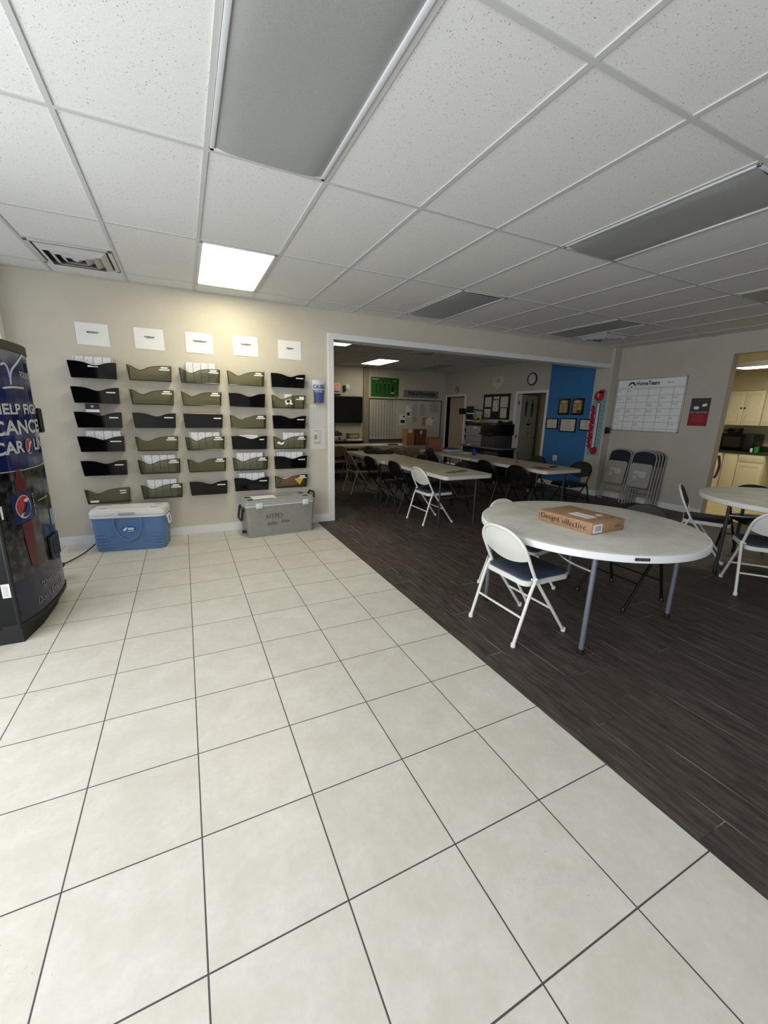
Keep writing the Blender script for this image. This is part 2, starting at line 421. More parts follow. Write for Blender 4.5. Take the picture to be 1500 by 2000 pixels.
# small passage seen through the open door
b = bm_new(); box(b, 8.5, 8.56, 6.4, 8.6, 0, 2.5); box(b, XR+.14, 8.5, 8.3, 8.36, 0, 2.5); box(b, XR+.14, 8.5, 6.4, 6.46, 0, 2.5); struct('wall_passage', b, noisy('passage wall', rgb(176, 160, 122), rgb(180, 164, 128), 3, .8))
b = bm_new(); box(b, XR+.14, 8.56, 6.4, 8.36, 2.5, 2.56); struct('ceiling.002', b, GRIDM)
b = bm_new(); box(b, XR+.07, 8.56, 6.4, 8.4, -.1, 0); struct('floor.003', b, PLANK)
b = bm_new(); box(b, 8.0, 8.45, 6.55, 7.3, 0, 1.0, .02); box(b, 7.97, 8.0, 6.58, 7.27, .05, .95, .005)
tag(obj('storage_cabinet', b, BLACKM), 'black low cabinet seen through the open doorway right of the printer', 'cabinet')
# silhouette posters on the open door leaf (local frame of the leaf face, facing -y)
t = thing('safety_poster', 'pale caution poster with red diamond taped on the open door', 'poster', M=face_M((*leafp(.3), .92), (math.cos(TH), math.sin(TH), 0), (0, 0, 1)))
b = bm_new(); box(b, 0, .3, 0, .52, 0, .002); obj('sheet', b, mat('cream poster paper', rgb(210, 205, 170), .8), t, False)
b = bm_new(); prism(b, [(.15, .42), (.18, .465), (.15, .51), (.12, .465)], .002, .003); obj('red_diamond', b, mat('red print', rgb(170, 50, 45), .7), t, False)
b = bm_new(); box(b, .05, .25, .34, .39, .002, .003)
for k in range(5): box(b, .04+.02*(k % 2), .26-.03*(k % 3), .03+.035*k, .04+.035*k, .002, .003)
prism(b, [(.12, .3), (.18, .3), (.16, .25), (.165, .21), (.135, .21), (.14, .25)], .002, .003); obj('print', b, mat('dark print', rgb(60, 60, 55), .8), t, False)
def person_sil(bm, x, s=1.0):
    prism(bm, ell(x, .56*s, .035*s, .045*s), 0, .002)
    prism(bm, [(x-.08*s, .3*s), (x-.1*s, .44*s), (x-.05*s, .51*s), (x+.05*s, .51*s), (x+.1*s, .44*s), (x+.08*s, .3*s), (x+.06*s, .02*s), (x+.01*s, .02*s), (x, .24*s), (x-.01*s, .02*s), (x-.06*s, .02*s)], 0, .002)
for k, (x, c) in enumerate(((.26, rgb(92, 98, 92)), (.58, rgb(70, 84, 78)))):
    b = bm_new(); person_sil(b, 0, .95)
    o = tag(obj('clothing_guide_cutout', b, mat('figure print', c, .8), None, False), ('grey figure cutout nearer the hinges on the open cream door', 'greenish figure cutout nearer the latch edge of the open cream door')[k], 'cutout')
    o.matrix_world = face_M((*leafp(x), 1.48-.02*k), (math.cos(TH), math.sin(TH), 0), (0, 0, 1)) @ Matrix.Diagonal((.75, .75, 1, 1))

# ------------------------------------------------------------------ ceiling fixtures
LENS = noisy('grey prismatic lens', rgb(150, 152, 151), rgb(158, 160, 159), 140, .42, .2)
LIT = mat('lit fluorescent lens', rgb(255, 250, 225), .5, emit=(1.0, .91, .62, 1), es=12.0)
LITR = mat('lit fluorescent lens far room', rgb(255, 250, 225), .5, emit=(1.0, .93, .72, 1), es=7.5)
LITD = mat('dim fluorescent lens far room', rgb(255, 240, 215), .5, emit=(1.0, .84, .60, 1), es=2.2)
def tube_glow(m, lo, hi):
    t = NT(m); s = t.n('ShaderNodeSeparateXYZ'); t.l(t.obj(), s.inputs[0])
    d = t.math('SUBTRACT', t.math('ABSOLUTE', s.outputs[0]), .11)
    g = t.math('EXPONENT', t.math('MULTIPLY', t.math('MULTIPLY', d, d), -110.0))
    t.l(t.math('ADD', lo, t.math('MULTIPLY', g, hi-lo)), t.b.inputs['Emission Strength'])
tube_glow(LIT, 1.0, 19.0)
FRAME = mat('white troffer frame', rgb(205, 207, 210), .4)
def troffer(label, x0, x1, y0, y1, m, sag=.004):
    t = thing('ceiling_light', label, 'ceiling light', ((x0+x1)/2, (y0+y1)/2, ZC), 0, 'recessed ceiling light panels')
    hx, hy = (x1-x0)/2-.014, (y1-y0)/2-.014
    b = bm_new()
    for a in ((-hx, hx, -hy, -hy+.022), (-hx, hx, hy-.022, hy), (-hx, -hx+.022, -hy, hy), (hx-.022, hx, -hy, hy)): box(b, a[0], a[1], a[2], a[3], -.012, 0, .003)
    obj('frame', b, FRAME, t)
    b = bm_new()
    def fn(u, v):
        x = -hx+.022+u*(2*hx-.044); y = -hy+.022+v*(2*hy-.044)
        e = 1-abs(2*u-1)**6
        return (x, y, -.003-sag*e*(1+.35*math.sin(v*7+u*2)))
    grid_surf(b, 14, 16, fn)
    obj('lens', b, m, t)
    return t
g0 = GX[2]
def gx(n): return -0.3997+.6096*n
troffer('large unlit ceiling light panel nearest the camera, above the tiled floor', gx(1), gx(2), 1.292, 2.5015, LENS, .012)
troffer('lit warm white ceiling light panel above the wall pockets', gx(1), gx(2), 3.711, 4.9205, LIT)
troffer('long unlit ceiling light panel above the round table with the cardboard box', gx(5), gx(6), 1.292, 2.5015, LENS, .014)
troffer('small-looking unlit ceiling light panel over the start of the wide opening', gx(5), gx(6), 3.711, 4.9205, LENS, .012)
troffer('unlit ceiling light panel beside the square vent near the far corner', gx(9), gx(10), 3.711, 4.9205, LENS, .01)
troffer('unlit ceiling light panel at the right edge of the photo', gx(9), gx(10), 1.292, 2.5015, LENS, .01)
troffer('bright lit ceiling light panel in the back room above the whiteboard', 4.185, 4.795, 9.0, 10.21, LITR)
troffer('dimmer pinkish lit ceiling light panel just behind the opening jamb', 1.74, 2.95, 7.2, 7.81, LITD)
troffer('unlit ceiling light panel in the back room near the corner by the first door', 5.9, 6.5, 9.0, 10.2, LENS)
VENTM = mat('grey vent metal', rgb(196, 196, 194), .45); VENTD = mat('painted vent shade', rgb(40, 41, 43), .8)
def vent(label, cx, cy, s, dark=True):
    t = thing('ceiling_vent', label, 'vent', (cx, cy, ZC), 0, 'square ceiling air vents')
    b = bm_new(); box(b, -s, s, -s, s, -.003, 0); obj('shade_plate', b, VENTD, t, False)  # flat dark plate, its colour stands for the shade behind the louvers
    b = bm_new()
    for a in ((-s, s, -s, -s+.03), (-s, s, s-.03, s), (-s, -s+.03, -s, s), (s-.03, s, -s, s)): box(b, a[0], a[1], a[2], a[3], -.014, 0, .003)
    obj('frame', b, VENTM, t)
    for r in (.84, .62, .4, .18):
        b = bm_new(); q = s*r; q2 = q-.045
        for k in range(4):
            M = Matrix.Rotation(k*PI/2, 4, 'Z')
            vs = [b.verts.new(M @ Vector(p)) for p in ((-q, -q, -.012), (q, -q, -.012), (max(q2, .01), -max(q2, .01), -.045), (-max(q2, .01), -max(q2, .01), -.045))]
            b.faces.new(vs)
        solidify(b, .003); obj('louver', b, VENTM, t, False)
    return t
vent('square louvred ceiling vent at upper left beside the lit light panel', -.7045, 4.615, .285)
vent('square louvred ceiling vent in the far right corner above the calendar board', 6.0, 4.6, .285)
vent('square ceiling vent in the back room just behind the opening header', 4.46, 7.45, .27)

# ------------------------------------------------------------------ wall pockets and signs
SMOKE = bpy.data.materials.new('smoke tinted plastic'); SMOKE.use_nodes = True
_t = SMOKE.node_tree; _t.nodes.clear()
_o = _t.nodes.new('ShaderNodeOutputMaterial'); _mx = _t.nodes.new('ShaderNodeMixShader'); _tr = _t.nodes.new('ShaderNodeBsdfTransparent'); _p = _t.nodes.new('ShaderNodeBsdfPrincipled')
_tr.inputs[0].default_value = (.74, .74, .655, 1); _p.inputs['Base Color'].default_value = rgb(58, 62, 50); _p.inputs['Roughness'].default_value = .12
_mx.inputs[0].default_value = .2; _t.links.new(_tr.outputs[0], _mx.inputs[1]); _t.links.new(_p.outputs[0], _mx.inputs[2]); _t.links.new(_mx.outputs[0], _o.inputs[0])
GLOSSB = mat('glossy black plastic', rgb(7, 7, 10), .12, spec=.3)
MATTEB = mat('satin black plastic', rgb(20, 19, 21), .4, spec=.3)
EDGE = mat('dark smoke edge', rgb(36, 38, 34), .15)
def form_paper():
    m = mat('printed form paper', rgb(232, 232, 238), .8); t = NT(m); o = t.obj()
    mp = t.n('ShaderNodeMapping'); t.l(o, mp.inputs[0]); mp.inputs['Scale'].default_value = (60, 1, 170)
    n = t.noise(mp.outputs[0], 1.0, 2, .6)
    s = t.n('ShaderNodeSeparateXYZ'); t.l(o, s.inputs[0])
    col = t.math('LESS_THAN', t.math('FRACT', t.math('MULTIPLY', s.outputs[0], 13.0)), .1)
    c = t.ramp(n, .54, rgb(234, 234, 240), .62, rgb(168, 172, 194))
    c = t.mix(t.math('MULTIPLY', col, .6), c, rgb(96, 104, 138))
    t.l(c, t.b.inputs['Base Color']); return m
FORM = form_paper()
def front_prof(kind):
    if kind == 'flat': return lambda u: 0
    if kind == 'black': return lambda u: -.036*math.exp(-((u-.55)/.2)**2)
    return lambda u: -.05*math.exp(-((u-.27)/.17)**2)-.012*math.exp(-((u-.5)/.2)**2)
def pocket(label, x0, x1, zt, zb, kind, m, stickers):
    xc = (x0+x1)/2; wt = (x1-x0)/2; wb = wt-.012; h = zt-zb
    t = thing('wall_pocket', label, 'wall pocket', (xc, YW, zb), 0, 'file pockets on the beige wall')
    f = front_prof(kind); b = bm_new(); n = 24
    yt, yb = -.1, -.08
    # front panel with its wavy top, two sides, bottom, back
    top = [b.verts.new((-wt+2*wt*k/n, yt, h+f(k/n))) for k in range(n+1)]
    bot = [b.verts.new((-wb+2*wb*k/n, yb, 0)) for k in range(n+1)]
    for k in range(n): b.faces.new((bot[k], bot[k+1], top[k+1], top[k]))
    bk = [b.verts.new((-wb+2*wb*k/n, -.004, 0)) for k in range(n+1)]
    for k in range(n): b.faces.new((bk[k], bk[k+1], bot[k+1], bot[k]))
    lt = b.verts.new((-wt+.012, -.004, h*.86)); rt = b.verts.new((wt-.012, -.004, h*.86))
    b.faces.new((top[0], bot[0], bk[0], lt)); b.faces.new((top[-1], rt, bk[-1], bot[-1]))
    solidify(b, .0025)
    obj('tray', b, m, t)
    # thick rims along the edges
    b = bm_new()
    tube(b, [(-wt+2*wt*k/n, yt, h+f(k/n)) for k in range(n+1)], .0035, 6)
    for s, u in ((-1, 0), (1, 1)): tube(b, [(s*wt, yt, h+f(u)), (s*wb, yb, 0), (s*wb, -.006, 0)], .005 if kind == 'smoke' else .003, 6)
    tube(b, [(-wb, yb, 0), (wb, yb, 0)], .0055 if kind == 'smoke' else .003, 6)
    obj('rim', b, EDGE if kind == 'smoke' else m, t)
    for sx, sz, sw, sh in stickers:
        b = bm_new(); z0 = sz*h; yy = yb+(yt-yb)*sz-.004
        box(b, -wt+sx*2*wt, -wt+sx*2*wt+sw, yy-.0012, yy, z0, z0+sh)
        obj('name_sticker', b, PAPER, t, False)
    return t
COLX = {1: (-.978, -.573), 2: (-.482, -.074), 3: (.003, .411), 4: (.491, .899), 5: (.978, 1.391)}
ROWZ = {1: (1.905, 1.752), 2: (1.66, 1.508), 3: (1.415, 1.262), 4: (1.17, 1.014), 5: (.919, .762), 6: (.655, .495)}
ADJ = {(1, 6): -.033, (2, 6): -.014, (3, 6): -.007, (4, 6): .014, (5, 6): .024}
DAY = {1: 'Monday', 2: 'Tuesday', 3: 'Wednesday', 4: 'Thursday', 5: 'Friday'}
RW = {1: 'top', 2: 'second from top', 3: 'third from top', 4: 'fourth from top', 5: 'fifth from top', 6: 'bottom'}
BL = {(1, 1), (1, 2), (1, 3), (1, 4), (1, 5), (2, 3), (3, 6), (4, 2), (4, 4), (4, 6), (5, 1), (5, 3), (5, 5)}
STK = {(1, 1): [(.4, .68, .085, .014)], (1, 2): [(.72, .66, .08, .012)], (1, 3): [(.72, .62, .08, .012)], (1, 4): [(.68, .64, .1, .011)], (1, 5): [(.72, .66, .08, .011)],
       (1, 6): [(.76, .78, .06, .01), (.77, .62, .055, .01), (.08, .08, .075, .02)], (4, 2): [], (4, 4): [(.78, .7, .055, .012)], (5, 2): [(.7, .66, .1, .012), (.8, .72, .06, .03)], (3, 3): [(.76, .68, .08, .012)]}
HAS = {(1, 1): 'two stacks of papers', (1, 4): 'papers', (2, 5): 'papers', (2, 6): 'papers', (3, 1): 'papers', (3, 4): 'papers', (4, 4): 'white sheet', (4, 5): 'papers', (4, 6): 'papers', (5, 4): 'papers', (5, 5): 'papers', (5, 6): 'pink sheets', (1, 3): 'navy booklet'}
def pocket_label(c, r):
    col = 'matte black' if (c, r) == (3, 3) else ('black' if (c, r) in BL else 'smoke-tinted')
    return '%s wall pocket%s, %s under the %s sign' % (col, (' holding '+HAS[c, r].replace('two stacks of ', '')) if (c, r) in HAS else ', empty', RW[r], DAY[c].upper())
for c in range(1, 6):
    for r in range(1, 7):
        x0, x1 = COLX[c]; zt, zb = ROWZ[r]; a = ADJ.get((c, r), 0); zt += a; zb += a
        if c == 1: dx = -.0035*(r-1); x0 += dx; x1 += dx
        kind = 'flat' if (c, r) == (3, 3) else ('black' if (c, r) in BL else 'smoke')
        m = MATTEB if (c, r) in ((3, 3), (3, 6)) else (GLOSSB if (c, r) in BL else SMOKE)
        st = STK.get((c, r), [(.72, .72, .1, .012), (.76, .84, .065, .016)] if kind == 'smoke' else [(.72, .68, .09, .011)])
        p = pocket(pocket_label(c, r), x0, x1, zt, zb, kind, m, st)
        if (c, r) == (5, 6):   # yellow diamond sticker
            b = bm_new(); prism(b, [(-.06, .02), (.0, -.055), (.055, .03), (.03, .05), (-.04, .05)], 0, .0015, face_M((.1, -.098, .085), (1, 0, 0), (0, .13, 1)))
            obj('yellow_state_sticker', b, mat('yellow sticker', rgb(196, 160, 30), .5), p, False)['label'] = 'yellow shield-shaped sticker'
        if (c, r) == (5, 2):   # football helmet sticker
            M = face_M((-.01, -.096, .075), (1, 0, 0), (0, .13, 1))
            b = bm_new(); prism(b, ell(0, 0, .04, .034, 20, -.5, PI+.5)+[(-.035, -.03)], 0, .0015, M); prism(b, [(.02, -.012), (.052, -.018), (.05, -.034), (.012, -.03)], 0, .0015, M)
            prism(b, [(-.036, -.012), (.0, -.03), (-.03, -.04)], 0, .0015, M); obj('helmet_sticker', b, PAPER, p, False)['label'] = 'white football helmet sticker'
            b = bm_new(); prism(b, ell(0, .004, .022, .016), .002, .003, M); obj('helmet_emblem', b, INK, p, False)
        if (c, r) == (5, 4):   # white paw-like stickers
            b = bm_new(); M = face_M((-.12, -.095, .07), (1, 0, 0), (0, .13, 1))
            prism(b, [(-.05, .0), (-.02, .025), (.0, .0), (.05, .02), (.03, -.015), (-.0, -.02)], 0, .0015, M); obj('white_sticker', b, PAPER, p, False)
def paper_stack(c, r, label, u0, u1, up, m, tilt=0.0, n=2, name='paper_stack', cat='papers'):
    x0, x1 = COLX[c]; zt, zb = ROWZ[r]; a = ADJ.get((c, r), 0)
    xa, xb = x0+.02+u0*(x1-x0-.04), x0+.02+u1*(x1-x0-.04)
    t = thing(name, label, cat, ((xa+xb)/2, YW-.05, zb+a+.008), 0, 'papers kept in the wall pockets')
    for k in range(n):
        b = bm_new(); hw = (xb-xa)/2-.008*k; top = zt-zb+up-.012*k*(1 if n > 1 else 0)
        box(b, -hw, hw, -.0035-.011*k, .0035-.011*k, 0, top, .001)
        o = obj('sheets', b, m, t, False); o.rotation_euler = (.0, tilt, 0)
PL = 'printed white papers standing in the %s %s pocket'
for c, r, u0, u1, up in ((1, 1, .05, .97, .045), (1, 4, .08, .95, .05), (2, 5, .05, .95, .036), (2, 6, .1, .9, .038), (3, 1, .1, .95, .055), (3, 4, .06, .95, .036), (4, 5, .05, .92, .044), (4, 6, .08, .95, .045), (5, 4, .28, .99, .032), (5, 5, .06, .95, .042)):
    paper_stack(c, r, PL % (DAY[c].upper(), RW[r]), u0, u1, up, FORM)
paper_stack(4, 4, 'white folded sheet lying level in the THURSDAY fourth pocket', .2, .78, .004, PAPER, 0, 1)
paper_stack(5, 2, 'plain white card behind the helmet sticker in the FRIDAY second pocket', .38, .62, .004, PAPER, 0, 1)
paper_stack(3, 3, 'salmon sheet barely showing in the WEDNESDAY matte black pocket', .2, .9, .004, mat('salmon paper', rgb(226, 176, 160), .8), 0, 1)
t = thing('paper_stack', 'pink sheets leaning askew in the FRIDAY bottom pocket', 'papers', (1.19, YW-.05, .60), 0, 'papers kept in the wall pockets')
b = bm_new(); prism(b, [(-.15, -.06), (.13, -.06), (.14, .085), (-.11, .03)], -.003, .003, Matrix.Rotation(PI/2, 4, 'X')); obj('sheets', b, mat('pink paper', rgb(236, 190, 190), .8), t, False)
t = thing('booklet', 'navy booklet with white band standing in the MONDAY third pocket', 'booklet', (-.83, YW-.07, 1.3), 0)
b = bm_new(); box(b, -.058, .058, -.004, .004, 0, .2, .001); obj('cover', b, mat('navy booklet', rgb(30, 34, 58), .5), t, False)
b = bm_new(); box(b, -.058, .058, -.0055, -.004, .115, .143); obj('band', b, PAPER, t, False)
b = bm_new(); prism(b, ell(0, 0, .013, .013), 0, .0012, face_M((0, -.0043, .172), (1, 0, 0), (0, 0, 1))); obj('emblem', b, mat('silver print', rgb(170, 175, 190), .5), t, False)

for nm, x0, x1, z0, z1, rot in (('MONDAY', -.89, -.614, 2.071, 2.281, -.003), ('TUESDAY', -.392, -.118, 2.073, 2.283, 0), ('WEDNESDAY', .092, .367, 2.075, 2.287, 0), ('THURSDAY', .583, .859, 2.085, 2.298, .01), ('FRIDAY', 1.092, 1.371, 2.084, 2.298, 0)):
    t = thing('paper_sign', 'white paper sign reading %s taped above its column of pockets' % nm, 'sign', M=face_M(((x0+x1)/2, YW-.0005, (z0+z1)/2), (1, 0, rot), (-rot, 0, 1)), group='weekday paper signs')
    hw, hh = (x1-x0)/2, (z1-z0)/2
    b = bm_new(); grid_surf(b, 6, 4, lambda u, v: (-hw+2*hw*u, -hh+2*hh*v, .003+.002*math.sin(u*5+v*3))); solidify(b, .0006); obj('sheet', b, PAPER, t)
    wd = {'MONDAY': .1, 'TUESDAY': .1, 'WEDNESDAY': .14, 'THURSDAY': .12, 'FRIDAY': .085}[nm]
    b = bm_new(); put_text(b, nm, -wd/2+.005, .01, wd, .018, None, .0075, bold=.03); obj('lettering', b, INK, t, False)
t = thing('brochure_holder', 'clear wall holder with a curled blue and white flyer by the opening', 'brochure holder', M=face_M((1.577, YW, 1.586), (1, 0, 0), (0, 0, 1)))
b = bm_new()
def flyer(u, v): return ((-.055-.03*v)*(1-2*u)*1.0, v*.275, .03+.02*math.sin(PI*u)*(.4+.6*v))
grid_surf(b, 12, 10, flyer); solidify(b, .002); obj('flyer', b, mat('flyer white', rgb(214, 218, 232), .5), t)
b = bm_new()
grid_surf(b, 12, 8, lambda u, v: ((-.054-.03*v*.6)*(1-2*u), .005+v*.15, .0325+.02*math.sin(PI*u)*(.4+.36*v)))
solidify(b, .001); obj('blue_panel', b, mat('flyer blue', rgb(70, 88, 152), .5), t)
def flymap(p):
    u = (p[0]+.085)/.17; v = p[1]/.275
    return (p[0], p[1], .0345+.02*math.sin(PI*u)*(.4+.6*v))
b = bm_new(); put_text(b, 'CAUSE', -.072, .17, .145, .05, None, 0, flymap, bold=.03); obj('lettering', b, mat('flyer blue print', rgb(60, 74, 128), .6), t, False)
b = bm_new(); put_text(b, 'WE WORK', -.055, .122, .1, .028, None, 0, lambda p: (p[0], p[1], .036+.02*math.sin(PI*(p[0]+.085)/.17)*(.4+.6*p[1]/.275))); obj('lettering', b, PAPER, t, False)
b = bm_new(); box(b, -.06, .06, -.004, .004, 0, .06); box(b, -.056, -.052, .0, .12, 0, .05); box(b, .052, .056, .0, .12, 0, .05); obj('holder', b, SMOKE, t, False)
for k, (z0, z1, lab) in enumerate(((1.281, 1.557, 'printed table notice on the wall, directly below the blue flyer'), (.992, 1.273, 'notice with a green picture on the wall, lower of two by the opening'))):
    t = thing('wall_notice', lab, 'notice', M=face_M((1.465, YW, z0), (1, 0, 0), (0, 0, 1)))
    b = bm_new(); box(b, 0, .204, 0, z1-z0, 0, .003); obj('sheet', b, mat('notice paper', rgb(214, 214, 212), .6), t, False)
    b = bm_new()
    if k == 0:
        for i in range(12): box(b, .02, .184, .02+i*.02, .0212+i*.02, .003, .0035)
        for i in range(5): box(b, .02+.04*i, .0212+.04*i, .02, .24, .003, .0035)
    else:
        box(b, .05, .15, .235, .24, .003, .0035)
        for i in range(7): box(b, .11, .15, .1+i*.018, .104+i*.018, .003, .0035)
        for i in range(3): box(b, .05, .15-.01*i, .07+i*.011, .074+i*.011, .003, .0035)
    obj('print', b, GREYINK, t, False)
    if k == 1:
        b = bm_new(); box(b, .055, .095, .13, .185, .003, .004); obj('picture', b, mat('green print', rgb(150, 160, 84), .7), t, False)

# ------------------------------------------------------------------ coolers
def cooler_body(bm, L, D, z0, z1, taper, r):
    # rounded-rectangle lofted body, wider at top
    rings = []
    for z, k in ((z0, 1-taper*1.15), (z0+.015, 1-taper), (z1, 1.0)):
        rings.append([bm.verts.new((x, y, z)) for x, y in rrect(-L/2*k, L/2*k, -D/2*k, D/2*k, r)])
    n = len(rings[0])
    for a, c in zip(rings, rings[1:]):
        for i in range(n): bm.faces.new((a[i], a[(i+1) % n], c[(i+1) % n], c[i]))
    bm.faces.new(rings[0][::-1]); bm.faces.new(rings[-1]); return bm
CB = noisy('blue cooler plastic', rgb(90, 123, 170), rgb(95, 128, 175), 20, .42, .05)
CBD = noisy('blue cooler ridge plastic', rgb(94, 128, 176), rgb(99, 133, 181), 20, .4)
CW = mat('white cooler plastic', rgb(230, 231, 234), .42)
t = thing('cooler', 'blue hard cooler with white lid on the tiles by the wall', 'cooler', (-.585, 4.975, 0), -.16)
L, D = .68, .34
b = bm_new(); cooler_body(b, L, D, 0, .36, .045, .055); obj('body', b, CB, t)
b = bm_new(); prism(b, rrect(-L/2-.008, L/2+.008, -D/2-.008, D/2+.008, .06), .36, .385); obj('rim', b, CW, t)
b = bm_new(); prism(b, rrect(-L/2-.01, L/2+.01, -D/2-.01, D/2+.01, .06), .388, .42); prism(b, rrect(-L/2+.0, L/2-.0, -D/2+.0, D/2-.0, .06), .42, .436); prism(b, rrect(-L/2+.05, L/2-.05, -D/2+.04, D/2-.04, .03), .436, .442)
lid = obj('lid', b, CW, t)
b = bm_new()
for x in (-.24, .24):
    for y in (-.07, .07): lathe(b, [(.0, 0), (.035, 0), (.035, .002), (.028, .003), (.0, .001)], 20, Matrix.Translation((x, y, .4425)) @ Matrix.Diagonal((1.2, .8, 1, 1)))
obj('cup_recess', b, mat('light grey plastic', rgb(190, 192, 198), .5), lid)
b = bm_new(); box(b, -.075, .075, -D/2-.022, -D/2+.01, .392, .418, .006); obj('latch', b, mat('grey latch', rgb(176, 180, 186), .4), lid)
# raised shield on the front with its ridge, side flutes, logo
def fy(z): return -D/2*(1-.045*(1-z/.36))
b = bm_new()
path = [(-.125, fy(.36)-.004, .36), (-.125, fy(.27)-.006, .27), (-.1, fy(.19)-.006, .19), (-.055, fy(.13)-.006, .13), (.0, fy(.115)-.006, .112), (.055, fy(.13)-.006, .13), (.1, fy(.19)-.006, .19), (.125, fy(.27)-.006, .27), (.125, fy(.36)-.004, .36)]
tube(b, smooth_path(path, 5), .009, 8); obj('shield_ridge', b, CBD, t)
for s in (-1, 1):
    b = bm_new()
    tube(b, smooth_path([(s*.31, fy(.2)-.001, .185), (s*.22, fy(.19)-.001, .19), (s*.13, fy(.17)-.002, .165)], 4), .005, 6)
    for k in range(4):
        z = .155-.033*k; tube(b, smooth_path([(s*.315, fy(z)-.0, z), (s*.25, fy(z)-.006, z), (s*(.21-.018*k), fy(z)+.004, z-.002)], 4), .007, 8, radii=None)
    obj('flute', b, CBD, t)
M = face_M((0, fy(.24)-.003, .235), (1, 0, 0), (0, -.045, 1))
b = bm_new(); prism(b, ell(0, 0, .068, .033), 0, .004, M); obj('badge', b, mat('bright blue badge', rgb(20, 110, 190), .35), t)
b = bm_new(); prism(b, rrect(-.005, .05, -.008, .014, .007), .004, .0055, M); prism(b, [(-.055, -.012), (-.03, .018), (-.005, .02), (-.03, -.02)], .004, .0055, M); prism(b, [(-.02, -.024), (.05, -.016), (.05, -.02), (.0, -.028)], .004, .0055, M); obj('badge_emblem', b, PAPER, t, False)
for s in (-1, 1):
    b = bm_new(); x = s*(L/2+.006)
    box(b, x-.008, x+.012, -.06, .06, .315, .345, .005); tube(b, round_corners([(x+s*.008, -.05, .33), (x+s*.016, -.05, .25), (x+s*.016, .05, .25), (x+s*.008, .05, .33)], .015), .008, 8)
    obj('handle', b, CW, t)
# grey marine cooler
CG = noisy('grey cooler plastic', rgb(140, 140, 134), rgb(146, 146, 140), 25, .5, .08)
CG2 = noisy('light grey cooler plastic', rgb(160, 162, 160), rgb(166, 168, 166), 25, .5, .08)
t = thing('cooler', 'grey hard cooler with black handles and handwriting on its front', 'cooler', (.962, 4.995, 0), .1)
L, D = .84, .38
b = bm_new(); cooler_body(b, L, D, 0, .375, .05, .035); obj('body', b, CG, t)
b = bm_new(); prism(b, rrect(-L/2-.006, L/2+.006, -D/2-.006, D/2+.006, .045), .375, .385); obj('white_gasket', b, CW, t)
b = bm_new(); prism(b, rrect(-L/2-.008, L/2+.008, -D/2-.008, D/2+.008, .045), .385, .42); prism(b, rrect(-L/2+.004, L/2-.004, -D/2+.004, D/2-.004, .04), .42, .438); prism(b, rrect(-.26, .3, -.13, .15, .03), .438, .442); lid = obj('lid', b, CG2, t)
b = bm_new()
for x in (-.34, .34):
    for y in (-.08, .08): lathe(b, [(0, 0), (.03, 0), (.032, .003), (.036, .0)], 18, Matrix.Translation((x, y, .438)))
obj('cup_recess', b, mat('dark grey recess', rgb(96, 97, 94), .6), lid)
b = bm_new(); prism(b, rrect(-.02, .2, -.0, .045, .02), .442, .4445); obj('moulded_badge', b, mat('grey moulded letters', rgb(128, 128, 124), .5), lid, False)
for x in (-.27, .3):
    b = bm_new(); box(b, x-.04, x+.04, -D/2-.022, -D/2-.006, .352, .418, .006); box(b, x-.025, x+.025, -D/2-.028, -D/2-.02, .362, .39, .004); obj('latch', b, mat('clear white latch', rgb(214, 216, 216), .25), t)
for s in (-1, 1):
    b = bm_new(); x = s*(L/2)
    for y in (-.09, .09): box(b, x-.012, x+.02, y-.018, y+.018, .31, .36, .006)
    if s < 0: tube(b, round_corners([(x-.012, -.09, .35), (x-.035, -.085, .2), (x-.035, .085, .2), (x-.012, .09, .35)], .03), .013, 10)
    else: tube(b, round_corners([(x+.02, -.09, .34), (x+.04, -.085, .47), (x+.04, .085, .47), (x+.02, .09, .34)], .03), .013, 10)
    obj('handle', b, BLACK, t)
b = bm_new(); tube(b, [(-L/2+.02, -.06, .055), (-L/2-.025, -.06, .055)], .018, 14); tube(b, [(-L/2-.02, -.06, .055), (-L/2-.03, -.06, .055)], .024, 14); obj('drain_plug', b, BLACK, t)
M = face_M((0, -D/2*.955-.002, 0), (1, 0, 0), (0, -.05*D/.75, 1))
b = bm_new(); put_text(b, 'HTPD', -.19, .215, .19, .058, M, .004, None, .08, -.004); put_text(b, 'Builder', -.18, .135, .12, .048, M, .004, None, .1, -.004); put_text(b, 'Sales', -.02, .15, .11, .038, M, .004, None, .1, -.004); obj('handwriting', b, mat('marker ink', rgb(84, 84, 78), .7), t, False)
b = bm_new(); tube(b, round_corners([(-.15, -D/2*.95-.0, .02), (-.13, -D/2*.955-.001, .05), (.17, -D/2*.955-.001, .05), (.19, -D/2*.95, .02)], .02), .004, 6); obj('base_ridge', b, CG, t)
o = thing('paper_sheet', 'white sheet of paper lying on the grey cooler lid', 'paper', (.80, 4.975, .4425), .05)
b = bm_new(); grid_surf(b, 8, 6, lambda u, v: (-.14+.28*u, -.108+.216*v, .002+.006*(1-v)*abs(math.sin(u*3)))); solidify(b, .0006); obj('sheet', b, PAPER, o)

